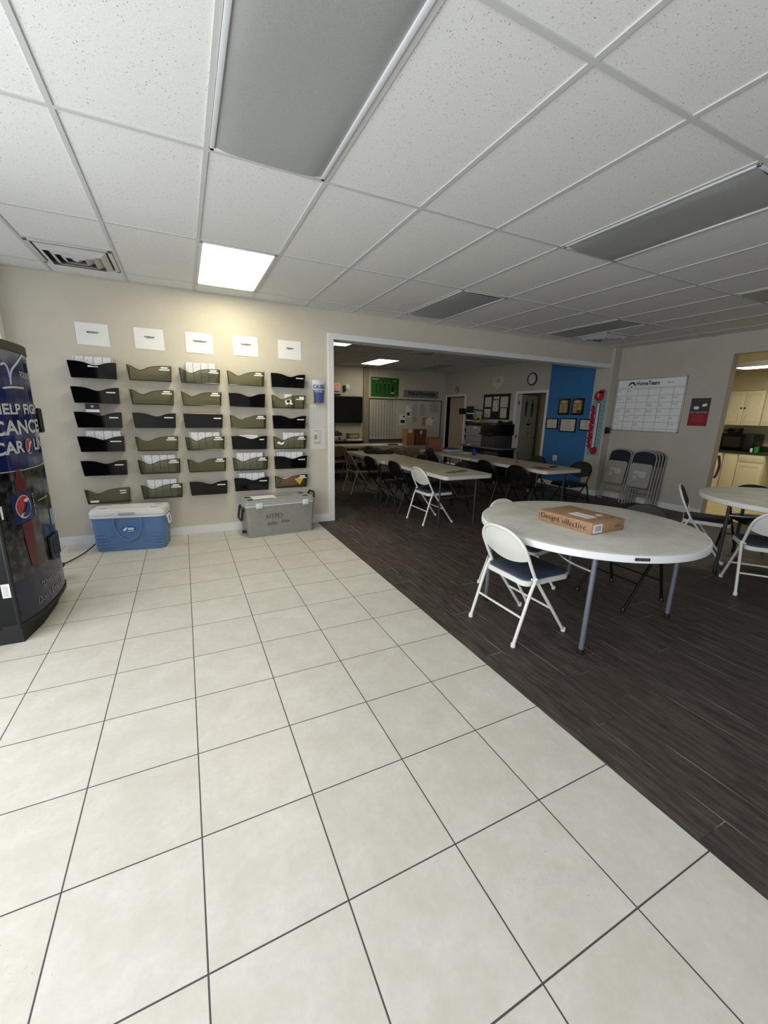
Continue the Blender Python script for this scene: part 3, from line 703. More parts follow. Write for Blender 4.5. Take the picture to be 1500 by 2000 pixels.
# ------------------------------------------------------------------ vending machine
PROF = [(3.06, -1.035), (3.12, -1.005), (3.2, -.975), (3.3, -.953), (3.4, -.94), (3.5, -.932), (3.6, -.93), (3.7, -.936), (3.78, -.952), (3.85, -.98), (3.91, -1.02), (3.95, -1.07)]
def fx(y):
    for (a, p), (c, q) in zip(PROF, PROF[1:]):
        if a <= y <= c: return p+(q-p)*(y-a)/(c-a)
    return PROF[0][1] if y < PROF[0][0] else PROF[-1][1]
def vend_mat():
    m = mat('dark blue backlit-style panel', rgb(16, 24, 70), .12, spec=.5); t = NT(m); o = t.obj()
    s = t.n('ShaderNodeSeparateXYZ'); t.l(o, s.inputs[0])
    n = t.noise(o, 6, 4, .6)
    blue = t.ramp(n, .3, rgb(14, 22, 66), .7, rgb(26, 38, 96))
    n2 = t.noise(o, 14, 5, .6)
    bw = t.ramp(n2, .42, rgb(10, 11, 13), .7, rgb(74, 76, 76))
    c = t.mix(t.math('GREATER_THAN', s.outputs[2], 1.075), bw, blue)
    low = t.ramp(n, .3, rgb(14, 18, 48), .7, rgb(34, 36, 58))
    c = t.mix(t.math('LESS_THAN', s.outputs[2], .4), c, low)
    t.l(c, t.b.inputs['Base Color']); return m
VM = thing('vending_machine', 'tall dark blue soda vending machine with curved front at left', 'vending machine', (0, 0, 0))
b = bm_new()
body = [(-1.9, 3.065), (-1.04, 3.065), (-1.04, 3.9), (-1.08, 3.95), (-1.9, 3.95)]
prism(b, body, .1, 1.84); obj('cabinet', b, mat('black cabinet steel', rgb(9, 10, 12), .4, spec=.3), VM, False)
b = bm_new(); prism(b, [(-1.88, 3.07), (-1.03, 3.065), (-.99, 3.3), (-.985, 3.6), (-1.0, 3.8), (-1.08, 3.93), (-1.88, 3.93)], 0.0, .1); obj('base', b, BLACKM, VM, False)
def vend_strip(bm, z0, z1, off=0.0, y0=3.075, y1=3.945, nz=2, thick=.02):
    n = 40
    def fn(u, v):
        y = y0+(y1-y0)*u; return (fx(y)+off, y, z0+(z1-z0)*v)
    grid_surf(bm, n, nz, fn); return bm
b = bm_new(); vend_strip(b, .11, 1.80); obj('front_panel', b, vend_mat(), VM)
for z0, z1, nm in ((1.795, 1.85, 'top_edge'), (.1, .125, 'bottom_edge')):
    b = bm_new(); pts = [(fx(y)+.006, y) for y in [3.062+.0222*k for k in range(41)]]
    prism(b, pts+[(-1.12, 3.95), (-1.12, 3.062)], z0, z1)
    obj(nm, b, BLACKM, VM, False)
b = bm_new(); tube(b, [(-1.037, 3.064, .1), (-1.037, 3.064, 1.84)], .012, 8); tube(b, [(-1.07, 3.95, .1), (-1.07, 3.95, 1.84)], .014, 8); obj('corner_post', b, BLACKM, VM)
def vmap(off): return lambda p: (fx(p[0])+off, p[0], p[1])
GREYL = mat('pale grey lettering', rgb(186, 190, 200), .4)
b = bm_new(); mp = vmap(.003)
put_text(b, 'HELP FIGHT', 3.13, 1.41, .7, .066, None, 0, mp, bold=.028)
put_text(b, 'CANCER', 3.09, 1.286, .74, .09, None, 0, mp, bold=.028)
put_text(b, 'CAR', 3.09, 1.172, .29, .078, None, 0, mp, bold=.03); put_text(b, 'LINA', 3.53, 1.172, .27, .078, None, 0, mp, bold=.03)
put_text(b, 'FOUNDATION', 3.5, 1.64, .36, .04, None, 0, mp)
obj('slogan_lettering', b, GREYL, VM, False)
def globe(cy, cz, r, ry=1.0, par=VM):
    ca, sa = math.cos(.8), math.sin(.8)
    for nm, poly, c in (('globe_white', ell(cy, cz, r*ry, r), rgb(206, 208, 214)),
                        ('globe_red', [(cy-.92*r*ry*math.cos(a), cz+.92*r*math.sin(a)) for a in [PI*k/16 for k in range(17)]]+[(cy+.5*r*ry, cz+.34*r), (cy+.05*r*ry, cz+.02*r), (cy-.45*r*ry, cz-.02*r)], rgb(170, 40, 46)),
                        ('globe_blue', [(cy-.86*r*ry*math.cos(a), cz-.92*r*math.sin(a)) for a in [.25+(PI-.45)*k/16 for k in range(17)]]+[(cy+.55*r*ry, cz-.2*r), (cy+.1*r*ry, cz-.3*r), (cy-.45*r*ry, cz-.32*r)], rgb(20, 44, 110))):
        poly = [(cy+((p[0]-cy)*ca/ry-(p[1]-cz)*sa)*ry, cz+(p[0]-cy)*sa/ry+(p[1]-cz)*ca) for p in poly]
        b = bm_new(); vs = [b.verts.new((fx(p[0])+(.004 if nm == 'globe_white' else .0055), p[0], p[1])) for p in poly]; b.faces.new(vs)
        bmesh.ops.triangulate(b, faces=b.faces[:]); obj(nm, b, mat(nm+' print', c, .35), par, False)
globe(3.445, 1.206, .05, 1.05)
globe(3.25, .84, .074, 1.0)
BOT = mat('red bottle print', rgb(84, 16, 20), .3)
# bottle artwork on the panel, a portrait figure group left generic, lines, sprout mark
for (z0, z1, hw0, hw1) in ((1.08, 1.02, .02, .03), (1.02, .93, .045, .05), (.74, .6, .055, .05), (.6, .45, .05, .03)):
    b = bm_new(); grid_surf(b, 6, 2, lambda u, v: (fx(3.255+(2*u-1)*(hw0+(hw1-hw0)*v))+.003, 3.255+(2*u-1)*(hw0+(hw1-hw0)*v), z0+(z1-z0)*v)); obj('bottle_picture', b, BOT, VM, False)
b = bm_new(); grid_surf(b, 8, 2, lambda u, v: (fx(3.155+.19*u)+.0025, 3.155+.19*u, .745+.185*v)); obj('bottle_label_picture', b, mat('blue label print', rgb(18, 32, 88), .3), VM, False)
b = bm_new(); put_text(b, 'pepsi', 0, 0, .15, .05, None, 0, lambda p: (fx(3.39-p[1])+.004, 3.345+p[1], .905-p[0])); obj('bottle_lettering', b, GREYL, VM, False)
b = bm_new()
for pts in ([(3.36, 1.59), (3.365, 1.63), (3.40, 1.68), (3.5, 1.735), (3.6, 1.79)], [(3.365, 1.62), (3.35, 1.69), (3.32, 1.71), (3.29, 1.70)], [(3.27, 1.565), (3.38, 1.575), (3.52, 1.575)]):
    tube(b, smooth_path([(fx(y)+.002, y, z) for y, z in pts], 5), .006, 6)
tube(b, [(fx(y)+.001, y, 1.075-.012*math.sin((y-3.1)*4)) for y in [3.1+.04*k for k in range(20)]], .0022, 6)
tube(b, [(fx(y)+.001, y, .84) for y in (3.44, 3.5, 3.56, 3.62)], .002, 6)
obj('sprout_mark', b, GREYL, VM)
b = bm_new(); put_text(b, '"Don\u2019t Give Up...', 3.27, .255, .5, .06, None, 0, vmap(.003), .2); put_text(b, 'Don\u2019t Ever Give Up!"', 3.21, .165, .6, .06, None, 0, vmap(.003), .2); obj('quote_lettering', b, mat('dim grey lettering', rgb(120, 124, 140), .4), VM, False)
b = bm_new()
grid_surf(b, 10, 2, lambda u, v: (fx(3.47+.2*u)+.005, 3.47+.2*u, .4+.165*v)); solidify(b, .012); obj('dispenser_slot', b, BLACK, VM)
b = bm_new(); grid_surf(b, 8, 2, lambda u, v: (fx(3.5+.14*u)+.0185, 3.5+.14*u, .425+.11*v)); obj('slot_flap', b, BLACKM, VM)
b = bm_new(); grid_surf(b, 8, 2, lambda u, v: (fx(3.6+.12*u)+.003, 3.6+.12*u, .62+.12*v)); obj('can_picture', b, mat('pale blue can print', rgb(120, 146, 170), .35), VM)
b = bm_new(); box(b, -1.0, -.955, 3.905, 3.95, 1.27, 1.45, .012); obj('lock_handle', b, BLACK, VM)
b = bm_new(); box(b, -1.088, -1.045, 3.061, 3.065, .312, .4); obj('rating_sticker', b, PAPER, VM, False)['label'] = 'white barcode sticker'
b = bm_new(); grid_surf(b, 4, 2, lambda u, v: (fx(3.078+.012*u)+.003, 3.078+.012*u, .8+.08*v)); obj('white_sticker', b, PAPER, VM)
b = bm_new()
for k in range(8): box(b, -1.082, -1.056, 3.0595, 3.061, .322+.009*k, .325+.009*k)
obj('sticker_print', b, GREYINK, VM, False)
b = bm_new(); lathe(b, [(0, -.012), (.035, -.012), (.04, -.006), (.04, .006), (.035, .012), (0, .012)], 20, Matrix.Translation((-1.09, 4.19, .04)) @ Matrix.Rotation(PI/2, 4, 'Y')); box(b, -1.1, -1.08, 4.17, 4.2, .05, .11, .003)
box(b, -1.4, -1.05, 4.1, 4.24, .1, .13, .003)
tag(obj('dolly', b, BLACKM), 'black caster dolly peeking out behind the vending machine', 'dolly')
b = bm_new(); tube(b, smooth_path([(-1.5, 4.3, .012), (-1.22, 4.45, .012), (-1.05, 4.72, .02), (-.96, 4.96, .05), (-.935, 5.1, .06)], 8), .006, 8); tag(obj('power_cord', b, BLACKM), 'thin black power cord running from the vending machine to the blue cooler', 'cord')

# ------------------------------------------------------------------ folding chairs
FW = mat('off-white chair enamel', rgb(222, 222, 216), .35); FT = mat('tan chair enamel', rgb(178, 164, 140), .4); FK = mat('black chair enamel', rgb(12, 12, 13), .35); FG = mat('grey chair enamel', rgb(150, 150, 146), .4)
NAVY = noisy('navy vinyl', rgb(52, 60, 80), rgb(58, 67, 88), 120, .5, .1); NAVYD = noisy('dark navy fabric', rgb(24, 26, 44), rgb(28, 30, 50), 120, .75); BVINYL = noisy('black vinyl', rgb(12, 12, 13), rgb(15, 15, 16), 120, .5); BROWNP = noisy('tan back panel', rgb(150, 130, 104), rgb(156, 136, 110), 40, .6)
def side_x(z):   # frame profile of the front leg / back upright in the side view
    P = [(0, .24), (.46, -.105), (.64, -.195), (.77, -.24)]
    for (a, p), (c, q) in zip(P, P[1:]):
        if z <= c: return p+(q-p)*(z-a)/(c-a)
    return P[-1][1]
CG_ = 'folding chairs around the tables'
def make_chair(label, fm, seat_m, back_m, padded=False):
    t = thing('folding_chair', label, 'chair', (0, 0, 0), 0, CG_)
    W = .21; r = .0115
    for s in (-1, 1):
        b = bm_new(); tube(b, [(side_x(z), s*W, z) for z in (.012, .2, .4, .46)], r, 10); lathe(b, [(0, 0), (.016, 0), (.016, .025), (.012, .03), (0, .03)], 12, Matrix.Translation((.235, s*W, 0))); obj('leg', b, fm, t)
        b = bm_new(); tube(b, round_corners([(-.24, s*(W+.012), .012), (-.135, s*(W+.012), .37), (-.095, s*(W+.01), .455)], .03), r, 10); lathe(b, [(0, 0), (.016, 0), (.016, .025), (.012, .03), (0, .03)], 12, Matrix.Translation((-.24, s*(W+.012), 0))); obj('leg', b, fm, t)
    b = bm_new()
    pts = [(side_x(z), -W, z) for z in (.45, .52, .58)]
    # rounded top of the back frame
    def arch(a, n=2.35): return .595+.168*max(0.0, 1-abs(a)**n)**(1/n)
    for k in range(25):
        a = -math.cos(PI*k/24); z = arch(a)
        pts.append((side_x(z)-.012*(1-a*a), a*W, z))
    pts += [(side_x(z), W, z) for z in (.58, .52, .45)]
    tube(b, pts, r, 10); obj('back_frame', b, fm, t)
    b = bm_new()
    def back(u, v):
        a = -math.cos(PI*u)*.985; y = a*(W-.003)
        zb = .525+.05*a*a; zt = max(arch(a)-.002, zb+.004)
        z = zb+(zt-zb)*v
        return (side_x(z)-.026*(1-a*a)*(1-.4*v)+.004, y, z)
    grid_surf(b, 26, 6, back); solidify(b, .022 if padded else .006)
    obj('backrest', b, back_m, t)
    b = bm_new(); cooler = [(x, y) for x, y in rrect(-.165, .25, -.198, .198, .05)]
    prism(b, cooler, .395, .43); obj('seat_pan', b, fm, t)
    b = bm_new()
    lo = rrect(-.155, .242, -.19, .19, .05); hi = rrect(-.135, .222, -.17, .17, .045); n = len(lo)
    A = [b.verts.new((x, y, .43)) for x, y in lo]; B_ = [b.verts.new((x, y, .442)) for x, y in lo]; D_ = [b.verts.new((x, y, .453)) for x, y in hi]
    for P, Q in ((A, B_), (B_, D_)):
        for i in range(n): b.faces.new((P[i], P[(i+1) % n], Q[(i+1) % n], Q[i]))
    b.faces.new(A[::-1]); b.faces.new(D_); obj('seat', b, seat_m, t)
    b = bm_new(); z = .19; x = -.24+.105*z/.36*1.0; tube(b, [(x, -W-.01, z), (x, W+.01, z)], .008, 8); obj('stretcher', b, fm, t)
    b = bm_new(); tube(b, [(side_x(.2), -W, .2), (side_x(.2), W, .2)], .008, 8); obj('stretcher', b, fm, t)
    b = bm_new()
    for s in (-1, 1): box(b, -.1, .0, s*(W-.004)-.003, s*(W-.004)+.003, .4, .425); tube(b, [(-.108, s*(W-.02), .44), (-.108, s*(W+.02), .44)], .007, 8)
    obj('hinge_bracket', b, fm, t)
    return t
cw = make_chair('white folding chair with blue seat in front of the round table with the box', FW, NAVY, FW)
cw.location = (2.06, 1.967, 0)
ck = make_chair('black folding chair tucked under the right side of the round table with the box', FK, BVINYL, BVINYL, True)
ck.location = (3.22, 1.99, 0); ck.rotation_euler = (0, 0, PI)
cn = make_chair('white folding chair with navy padded back seen side-on at the second round table', FW, NAVYD, NAVYD, True)
cn.location = (5.05, 2.345, 0); cn.rotation_euler = (0, 0, -1.10)
ct = make_chair('tan folding chair at the far left end of the first long table', FT, NAVYD, BROWNP)
ct.location = (2.92, 7.08, 0)
dup(cw, 'white folding chair mostly hidden behind the far left of the round table', loc=(2.552, 2.486, 0), rotz=-1.35).scale = (1, 1, .966)
dup(cw, 'white folding chair with blue seat, back turned, at the right edge of the photo', loc=(4.52, 1.55, 0), rotz=.667)
dup(ck, 'black folding chair on the kitchen side of the second round table', loc=(5.62, 2.08, 0), rotz=-2.356)
# long tables
dup(cw, 'white folding chair with blue seat at the near end of the first long table', loc=(3.05, 4.735, 0), rotz=0)
dup(ck, 'black folding chair just behind the white one at the first long table', loc=(3.06, 5.48, 0), rotz=0)
dup(ck, 'black folding chair next to the tan one at the first long table', loc=(2.98, 6.25, 0), rotz=.05)
dup(ck, 'black folding chair at the second long table, its back turned, nearest the camera', loc=(4.62, 4.52, 0), rotz=.06)
dup(ck, 'black folding chair at the second long table, second from its near end', loc=(4.6, 5.22, 0), rotz=-.05)
dup(ck, 'black folding chair at the second long table, farthest, near the brown boxes', loc=(4.5, 6.72, 0), rotz=0)
dup(ck, 'black folding chair on the far side of the second long table before the blue wall', loc=(5.62, 4.55, 0), rotz=PI)
dup(ck, 'black folding chair on the far side of the second long table before the open door', loc=(5.62, 5.5, 0), rotz=PI)
dup(ck, 'black folding chair on the right side of the first long table, nearer the camera', loc=(3.62, 5.1, 0), rotz=PI)
dup(ck, 'black folding chair on the right side of the first long table, farther back', loc=(3.62, 6.3, 0), rotz=PI)
dup(ct, 'tan folding chair at the back table, close to the opening jamb', loc=(2.98, 8.62, 0), rotz=PI/2)
dup(ct, 'tan folding chair at the back table behind the dark jacket', loc=(3.62, 8.52, 0), rotz=PI/2)
dup(ct, 'tan folding chair at the back table left of the brown box', loc=(4.08, 8.05, 0), rotz=PI/2-.2)
dup(ct, 'tan folding chair at the back table partly behind the brown box', loc=(4.72, 8.3, 0), rotz=PI/2-.35)

def make_folded(label):
    """folded chair standing on its feet, underside of the seat towards +local -x"""
    t = thing('folded_chair', label, 'chair', (0, 0, 0), 0, 'folded chairs leaning on the wall')
    W = .205; H = .96
    b = bm_new(); pts = [(0, -W, .012), (0, -W, .5), (0, -W, .82)]
    for k in range(1, 12):
        a = PI*k/12; pts.append((0, -W*math.cos(a), .83+.12*math.sin(a)**.7))
    pts += [(0, W, .82), (0, W, .5), (0, W, .012)]
    tube(b, pts, .0115, 10); obj('frame', b, FG, t)
    for s in (-1, 1):
        b = bm_new(); tube(b, [(.03, s*(W-.025), .03), (.028, s*(W-.022), .45)], .011, 10); lathe(b, [(0, 0), (.015, 0), (.015, .03), (0, .03)], 10, Matrix.Translation((.03, s*(W-.025), .012))); obj('leg', b, FG, t)
        b = bm_new(); lathe(b, [(0, 0), (.016, 0), (.016, .03), (0, .03)], 10, Matrix.Translation((0, s*W, 0))); obj('foot_cap', b, FG, t)
    b = bm_new()
    def back(u, v):
        y = -W+.008+(2*W-.016)*u; a = abs(2*u-1); zb = .7; zt = .83+.118*max(0, 1-a**2.2)**.45
        return (-.006, y, zb+(zt-zb)*v)
    grid_surf(b, 18, 4, back); solidify(b, .02); obj('backrest', b, NAVYD, t)
    b = bm_new(); M = Matrix(((0, 0, 1, -.02), (1, 0, 0, 0), (0, 1, 0, 0), (0, 0, 0, 1))); prism(b, rrect(-.18, .18, .325, .735, .04), -.008, .012, M); obj('seat', b, mat('grey seat pan', rgb(158, 157, 150), .45), t)
    b = bm_new(); prism(b, rrect(-.1, .01, .5, .6, .002, 1), -.0095, -.008, M); prism(b, rrect(.015, .11, .555, .605, .002, 1), -.0095, -.008, M); prism(b, rrect(.05, .1, .46, .52, .002, 1), -.0095, -.008, M); obj('warning_sticker', b, mat('faded sticker', rgb(190, 190, 184), .6), t, False)
    b = bm_new(); tube(b, [(0, -W, .29), (0, W, .29)], .0095, 8); obj('crossbar', b, FG, t)
    b = bm_new(); tube(b, [(.03, -W+.02, .19), (.03, W-.02, .19)], .0085, 8); obj('crossbar', b, FG, t)
    return t
def lean(x, y, rz, tilt): return Matrix.Translation((x, y, 0)) @ Matrix.Rotation(rz, 4, 'Z') @ Matrix.Rotation(tilt, 4, 'Y')
f0 = make_folded('folded grey chair leaning alone beside the pillar, left of the stack')
f0.matrix_world = lean(6.99, 4.79, 0, .19)
RZ = -.16
for k, lab in enumerate(('front folded grey chair of the leaning stack, its seat underside fully visible', 'second folded grey chair from the front of the leaning stack', 'third folded grey chair from the front of the leaning stack', 'rearmost folded grey chair of the stack, against the wall')):
    dup(f0, lab, M=lean(6.945+.062*k, 4.29-.012*k, 0, .125))

# ------------------------------------------------------------------ tables
TT = noisy('worn white table plastic', rgb(204, 203, 195), rgb(224, 223, 218), 5, .5, .06)
TR = mat('white table edge', rgb(228, 229, 230), .4)
LEGG = mat('grey table leg enamel', rgb(112, 118, 128), .32, .3); LEGD = mat('dark table leg', rgb(52, 52, 54), .4)
def round_table(label, cx, cy, rot, legm, H=.735, R=.762):
    t = thing('round_table', label, 'table', (cx, cy, 0), rot, 'round folding tables')
    b = bm_new(); lathe(b, [(0, H), (R-.03, H), (R-.022, H-.002), (R-.018, H-.004), (0, H-.004)], 72); obj('tabletop', b, TT, t)
    b = bm_new(); lathe(b, [(R-.018, H-.003), (R-.006, H-.004), (R, H-.012), (R+.001, H-.046), (R-.005, H-.05), (R-.05, H-.05), (R-.06, H-.03), (0, H-.03)], 72); obj('rim', b, TR, t)
    for i in range(4):
        sx = -1 if i < 2 else 1; sy = -1 if i % 2 else 1
        x, y = sx*.52, sy*.43
        b = bm_new(); tube(b, [(x, y, .03), (x*.985, y, H-.05)], .016, 14); obj('leg', b, legm, t)
        b = bm_new(); lathe(b, [(0, 0), (.019, 0), (.019, .035), (0, .035)], 14, Matrix.Translation((x, y, 0))); obj('foot_cap', b, BLACKM, t)
    for sx in (-1, 1):
        b = bm_new(); tube(b, smooth_path([(sx*.515, -.43, H-.16), (sx*.515, -.24, H-.14), (sx*.515, 0, H-.06), (sx*.515, .24, H-.14), (sx*.515, .43, H-.16)], 5), .011, 8)
        tube(b, [(sx*.49, .02, H-.14), (sx*.12, .02, H-.045)], .009, 8); tube(b, [(sx*.515, -.43, H-.05), (sx*.515, .43, H-.05)], .012, 8)
        obj('leg_brace', b, CHROME, t)
    return t
rt = round_table('white round folding table holding the cardboard box', 2.655, 1.972, 0.066, LEGG, .714, .758)
a = math.radians(-122.5); M = face_M((.7595*math.cos(a), .7595*math.sin(a), .69), (-math.sin(a), math.cos(a), 0), (0, 0, 1))
b = bm_new(); prism(b, rrect(-.042, .042, -.009, .009, .004), 0, .0015, M); obj('maker_plate', b, BLACK, rt, False)
b = bm_new(); put_text(b, 'LIFETIME', -.034, -.0055, .068, .011, M, .002); obj('plate_lettering', b, GREYINK, rt, False)
round_table('white round folding table at the right edge before the kitchen', 5.245, 1.67, .28, LEGD, .75, .762)
def long_table(label, x0, x1, y0, y1, H=.725, rot=0.0, along='y'):
    t = thing('folding_table', label, 'table', ((x0+x1)/2, (y0+y1)/2, 0), rot, 'long folding tables')
    hx, hy = (x1-x0)/2, (y1-y0)/2
    b = bm_new(); prism(b, rrect(-hx, hx, -hy, hy, .06), H-.004, H); obj('tabletop', b, TT2, t)
    b = bm_new(); prism(b, rrect(-hx, hx, -hy, hy, .06), H-.048, H-.004); obj('rim', b, TR2, t)
    for sy in (-1, 1):
        for sx in (-1, 1):
            if along == 'y': x, y = sx*(hx-.09), sy*(hy-.24)
            else: x, y = sx*(hx-.24), sy*(hy-.09)
            b = bm_new(); tube(b, [(x, y, .0), (x, y, H-.048)], .0125, 10); obj('leg', b, LEGD, t)
        b = bm_new()
        if along == 'y':
            y = sy*(hy-.24); tube(b, [(-hx+.09, y, .4), (hx-.09, y, .4)], .009, 8); tube(b, [(-hx+.09, y, H-.06), (hx-.09, y, H-.06)], .012, 8); tube(b, [(0, y, .4), (0, y-sy*.36, H-.05)], .008, 8)
        else:
            x = sy*(hx-.24); tube(b, [(x, -hy+.09, .4), (x, hy-.09, .4)], .009, 8); tube(b, [(x, -hy+.09, H-.06), (x, hy-.09, H-.06)], .012, 8); tube(b, [(x, 0, .4), (x-sy*.36, 0, H-.05)], .008, 8)
        obj('leg_brace', b, LEGD, t)
    return t
TT2 = noisy('worn beige table plastic', rgb(176, 168, 152), rgb(190, 183, 168), 6, .55); TR2 = mat('pale table edge', rgb(196, 194, 188), .45)
long_table('near long table of the left row, with green papers on it', 2.86, 3.62, 4.12, 5.87)
long_table('far long table of the left row, with the dark jacket on it', 2.84, 3.60, 5.88, 7.63)
long_table('near long table of the right row, before the blue wall', 4.56, 5.32, 4.12, 5.87)
long_table('far long table of the right row, with the brown box on its end', 4.56, 5.32, 5.88, 7.65)
long_table('long table standing along the back wall under the whiteboard', 3.32, 5.5, 8.72, 9.48, along='x')
long_table('long table along the back wall nearest the television', 1.6, 3.31, 8.72, 9.48, along='x')

# cardboard box on the round table
CARD = noisy('brown cardboard', rgb(158, 122, 92), rgb(168, 132, 102), 14, .75); CARDD = noisy('orange brown cardboard', rgb(170, 118, 70), rgb(178, 126, 78), 14, .75); CARDB = noisy('dark brown cardboard', rgb(112, 70, 48), rgb(120, 78, 54), 14, .75)
bx = thing('cardboard_box', 'flat printed cardboard mailer box on the round table', 'box', (2.364, 1.70, .7142), 0.03)
BL_, BW_, BH_ = .345, .45, .081
b = bm_new(); box(b, 0, BL_, 0, BW_, 0, BH_, .003, 2); obj('carton', b, CARD, bx)
M = face_M((-.0008, BW_, 0), (0, -1, 0), (0, 0, 1))
b = bm_new(); put_text(b, 'Design', .03, .019, .142, .046, M, 0, bold=.006); put_text(b, '\U0001d402\U0001d428\U0001d425\U0001d425\U0001d41e\U0001d41c\U0001d42d\U0001d422\U0001d42f\U0001d41e.', .178, .022, .24, .043, M, 0, bold=-.012); obj('printed_lettering', b, INK, bx, False)
b = bm_new(); put_text(b, ')', .006, .03, .012, .03, M, 0); obj('edge_tear', b, BLACKM, bx, False)
M2 = face_M((0, -.0008, 0), (1, 0, 0), (0, 0, 1))
b = bm_new(); prism(b, [(.012, .01), (.105, .01), (.105, .068), (.012, .068)], 0, .0006, M2); obj('shipping_label', b, PAPER, bx, False)
b = bm_new()
for k in range(16): prism(b, [(.03+.004*k, .02), (.031+.004*k+(.001 if k % 3 else 0), .02), (.031+.004*k+(.001 if k % 3 else 0), .058), (.03+.004*k, .058)], .0007, .001, M2)
obj('barcode', b, mat('grey bars', rgb(96, 100, 108), .8), bx, False)
b = bm_new(); put_text(b, 'e DESIGN', .235, .034, .065, .01, M2, .0005); obj('side_lettering', b, INK, bx, False)
b = bm_new(); box(b, .085, .19, .1, .265, BH_, BH_+.0006); box(b, .235, .285, .12, .155, BH_, BH_+.0006); obj('top_label', b, PAPER, bx, False)
b = bm_new(); box(b, .13, .137, .11, .23, BH_+.0006, BH_+.001); obj('label_stripe', b, mat('blue print', rgb(110, 130, 170), .8), bx, False)
b = bm_new(); box(b, .01, BL_-.01, .06, .063, BH_, BH_+.0008); obj('flap_seam', b, CARDB, bx, False)

# ------------------------------------------------------------------ right wall: calendar board, poster, device, thermometer chart
def xface(y, z, x=XR): return face_M((x, y, z), (0, -1, 0), (0, 0, 1))   # local x runs towards -y (rightwards in view), local y up, normal -x
cal = thing('calendar_whiteboard', 'large white dry-erase calendar board on the right wall above folded chairs', 'whiteboard', M=xface(5.135, 1.263))
W_, H_ = 1.175, .902
b = bm_new(); box(b, 0, W_, 0, H_, 0, .012); obj('board', b, mat('whiteboard white', rgb(238, 238, 240), .25), cal, False)
b = bm_new()
for a in ((0, W_, 0, .02), (0, W_, H_-.02, H_), (0, .02, 0, H_), (W_-.02, W_, 0, H_)): box(b, a[0], a[1], a[2], a[3], 0, .02, .003)
obj('frame', b, mat('silver frame', rgb(196, 197, 198), .35, .4), cal)
b = bm_new()
for k in range(7): zz = .05+.112*k; box(b, .02, W_-.02, zz, zz+.004, .012, .013)
box(b, .02, W_-.02, .745, .749, .012, .013)
for x in (.2, .39, .58, .77, .99): box(b, x, x+.004, .02, .745, .012, .013)
obj('grid_lines', b, mat('grey grid lines', rgb(84, 86, 96), .7), cal, False)
b = bm_new(); random.seed(3)
for i in range(6):
    for j in range(6):
        if random.random() < .6:
            x = (.03, .21, .4, .59, .78, 1.0)[i]; zz = .06+.112*j+.07
            for q in range(random.randint(1, 3)): box(b, x, x+random.uniform(.04, .1), zz-.018*q, zz-.018*q+.006, .0125, .0132)
obj('handwriting', b, mat('faint marker', rgb(140, 140, 152), .8), cal, False)
b = bm_new(); put_text(b, 'HomeTeam', .345, .785, .4, .07, Matrix.Translation((0, 0, .013)), 0, bold=.03); put_text(b, 'April', .86, .79, .1, .045, Matrix.Translation((0, 0, .013)), 0, None, .2); obj('board_lettering', b, NAVYINK, cal, False)
b = bm_new(); prism(b, ell(.27, .79, .062, .062, 28, -.25, PI+.25), .013, .0145); obj('logo_disc', b, mat('logo navy', rgb(28, 44, 84), .5), cal, False)
b = bm_new(); prism(b, [(.225, .745), (.225, .79), (.27, .825), (.315, .79), (.315, .745)], .0145, .016); obj('logo_house', b, PAPER, cal, False)
b = bm_new(); prism(b, rrect(.262, .278, .745, .78, .004), .016, .0165); obj('logo_doorway', b, mat('logo navy door', rgb(28, 44, 84), .5), cal, False)
po = thing('wall_poster', 'small dark grey and red poster between calendar board and kitchen opening', 'poster', M=xface(3.853, 1.39))
b = bm_new(); box(b, 0, .272, 0, .422, 0, .004); obj('red_sheet', b, mat('dark red print', rgb(136, 34, 42), .6), po, False)
b = bm_new(); box(b, .002, .27, .2, .42, .004, .005); obj('grey_panel', b, mat('charcoal print', rgb(62, 58, 60), .6), po, False)
b = bm_new(); put_text(b, "DON'T TAKE THE BAIT", .015, .196, .24, .026, Matrix.Translation((0, 0, .0056)), 0); obj('headline', b, mat('cream print', rgb(214, 200, 196), .7), po, False)
b = bm_new(); put_text(b, 'HomeTeam', .1, .375, .08, .013, Matrix.Translation((0, 0, .0056)), 0)
for k in range(7): box(b, .04+.01*(k % 3), .23-.012*(k % 2), .065+.016*k, .07+.016*k, .0042, .0048)
put_text(b, 'HomeTeam', .1, .025, .08, .015, Matrix.Translation((0, 0, .005)), 0); obj('small_print', b, mat('red lettering', rgb(190, 70, 74), .7), po, False)
b = bm_new(); prism(b, [(.17, .29), (.235, .305), (.225, .345), (.165, .325)], .0055, .0065); prism(b, ell(.09, .275, .04, .025), .0055, .006); obj('picture', b, [PAPER], po, False)
dv = thing('wall_sensor', 'small black box device mounted on the front of the pillar', 'device', M=face_M((7.155, 5.16, 1.255), (1, 0, 0), (0, 0, 1)))
b = bm_new(); box(b, -.042, .042, -.06, .06, 0, .055, .008); obj('housing', b, BLACK, dv)
b = bm_new(); box(b, -.02, .02, -.03, .015, .055, .058, .002); obj('window', b, GLOSSB, dv)
th = thing('thermometer_poster', 'teal goal thermometer chart with red bulb hanging on the pillar', 'poster', M=face_M((7.1, 5.474, .772), (0, -1, 0), (0, 0, 1)))
b = bm_new(); box(b, 0, .268, 0, 1.2, 0, .003); obj('sheet', b, mat('teal sheet', rgb(122, 168, 168), .6), th, False)
b = bm_new(); prism(b, rrect(.085, .165, .1, 1.0, .039), .003, .005); prism(b, ell(.145, .095, .075, .075), .003, .005); obj('outline', b, INK, th, False)
b = bm_new(); prism(b, rrect(.098, .152, .1, .985, .026), .005, .0065); obj('tube', b, mat('pinkish white', rgb(222, 208, 216), .6), th, False)
RED = mat('poster red', rgb(168, 32, 36), .5)
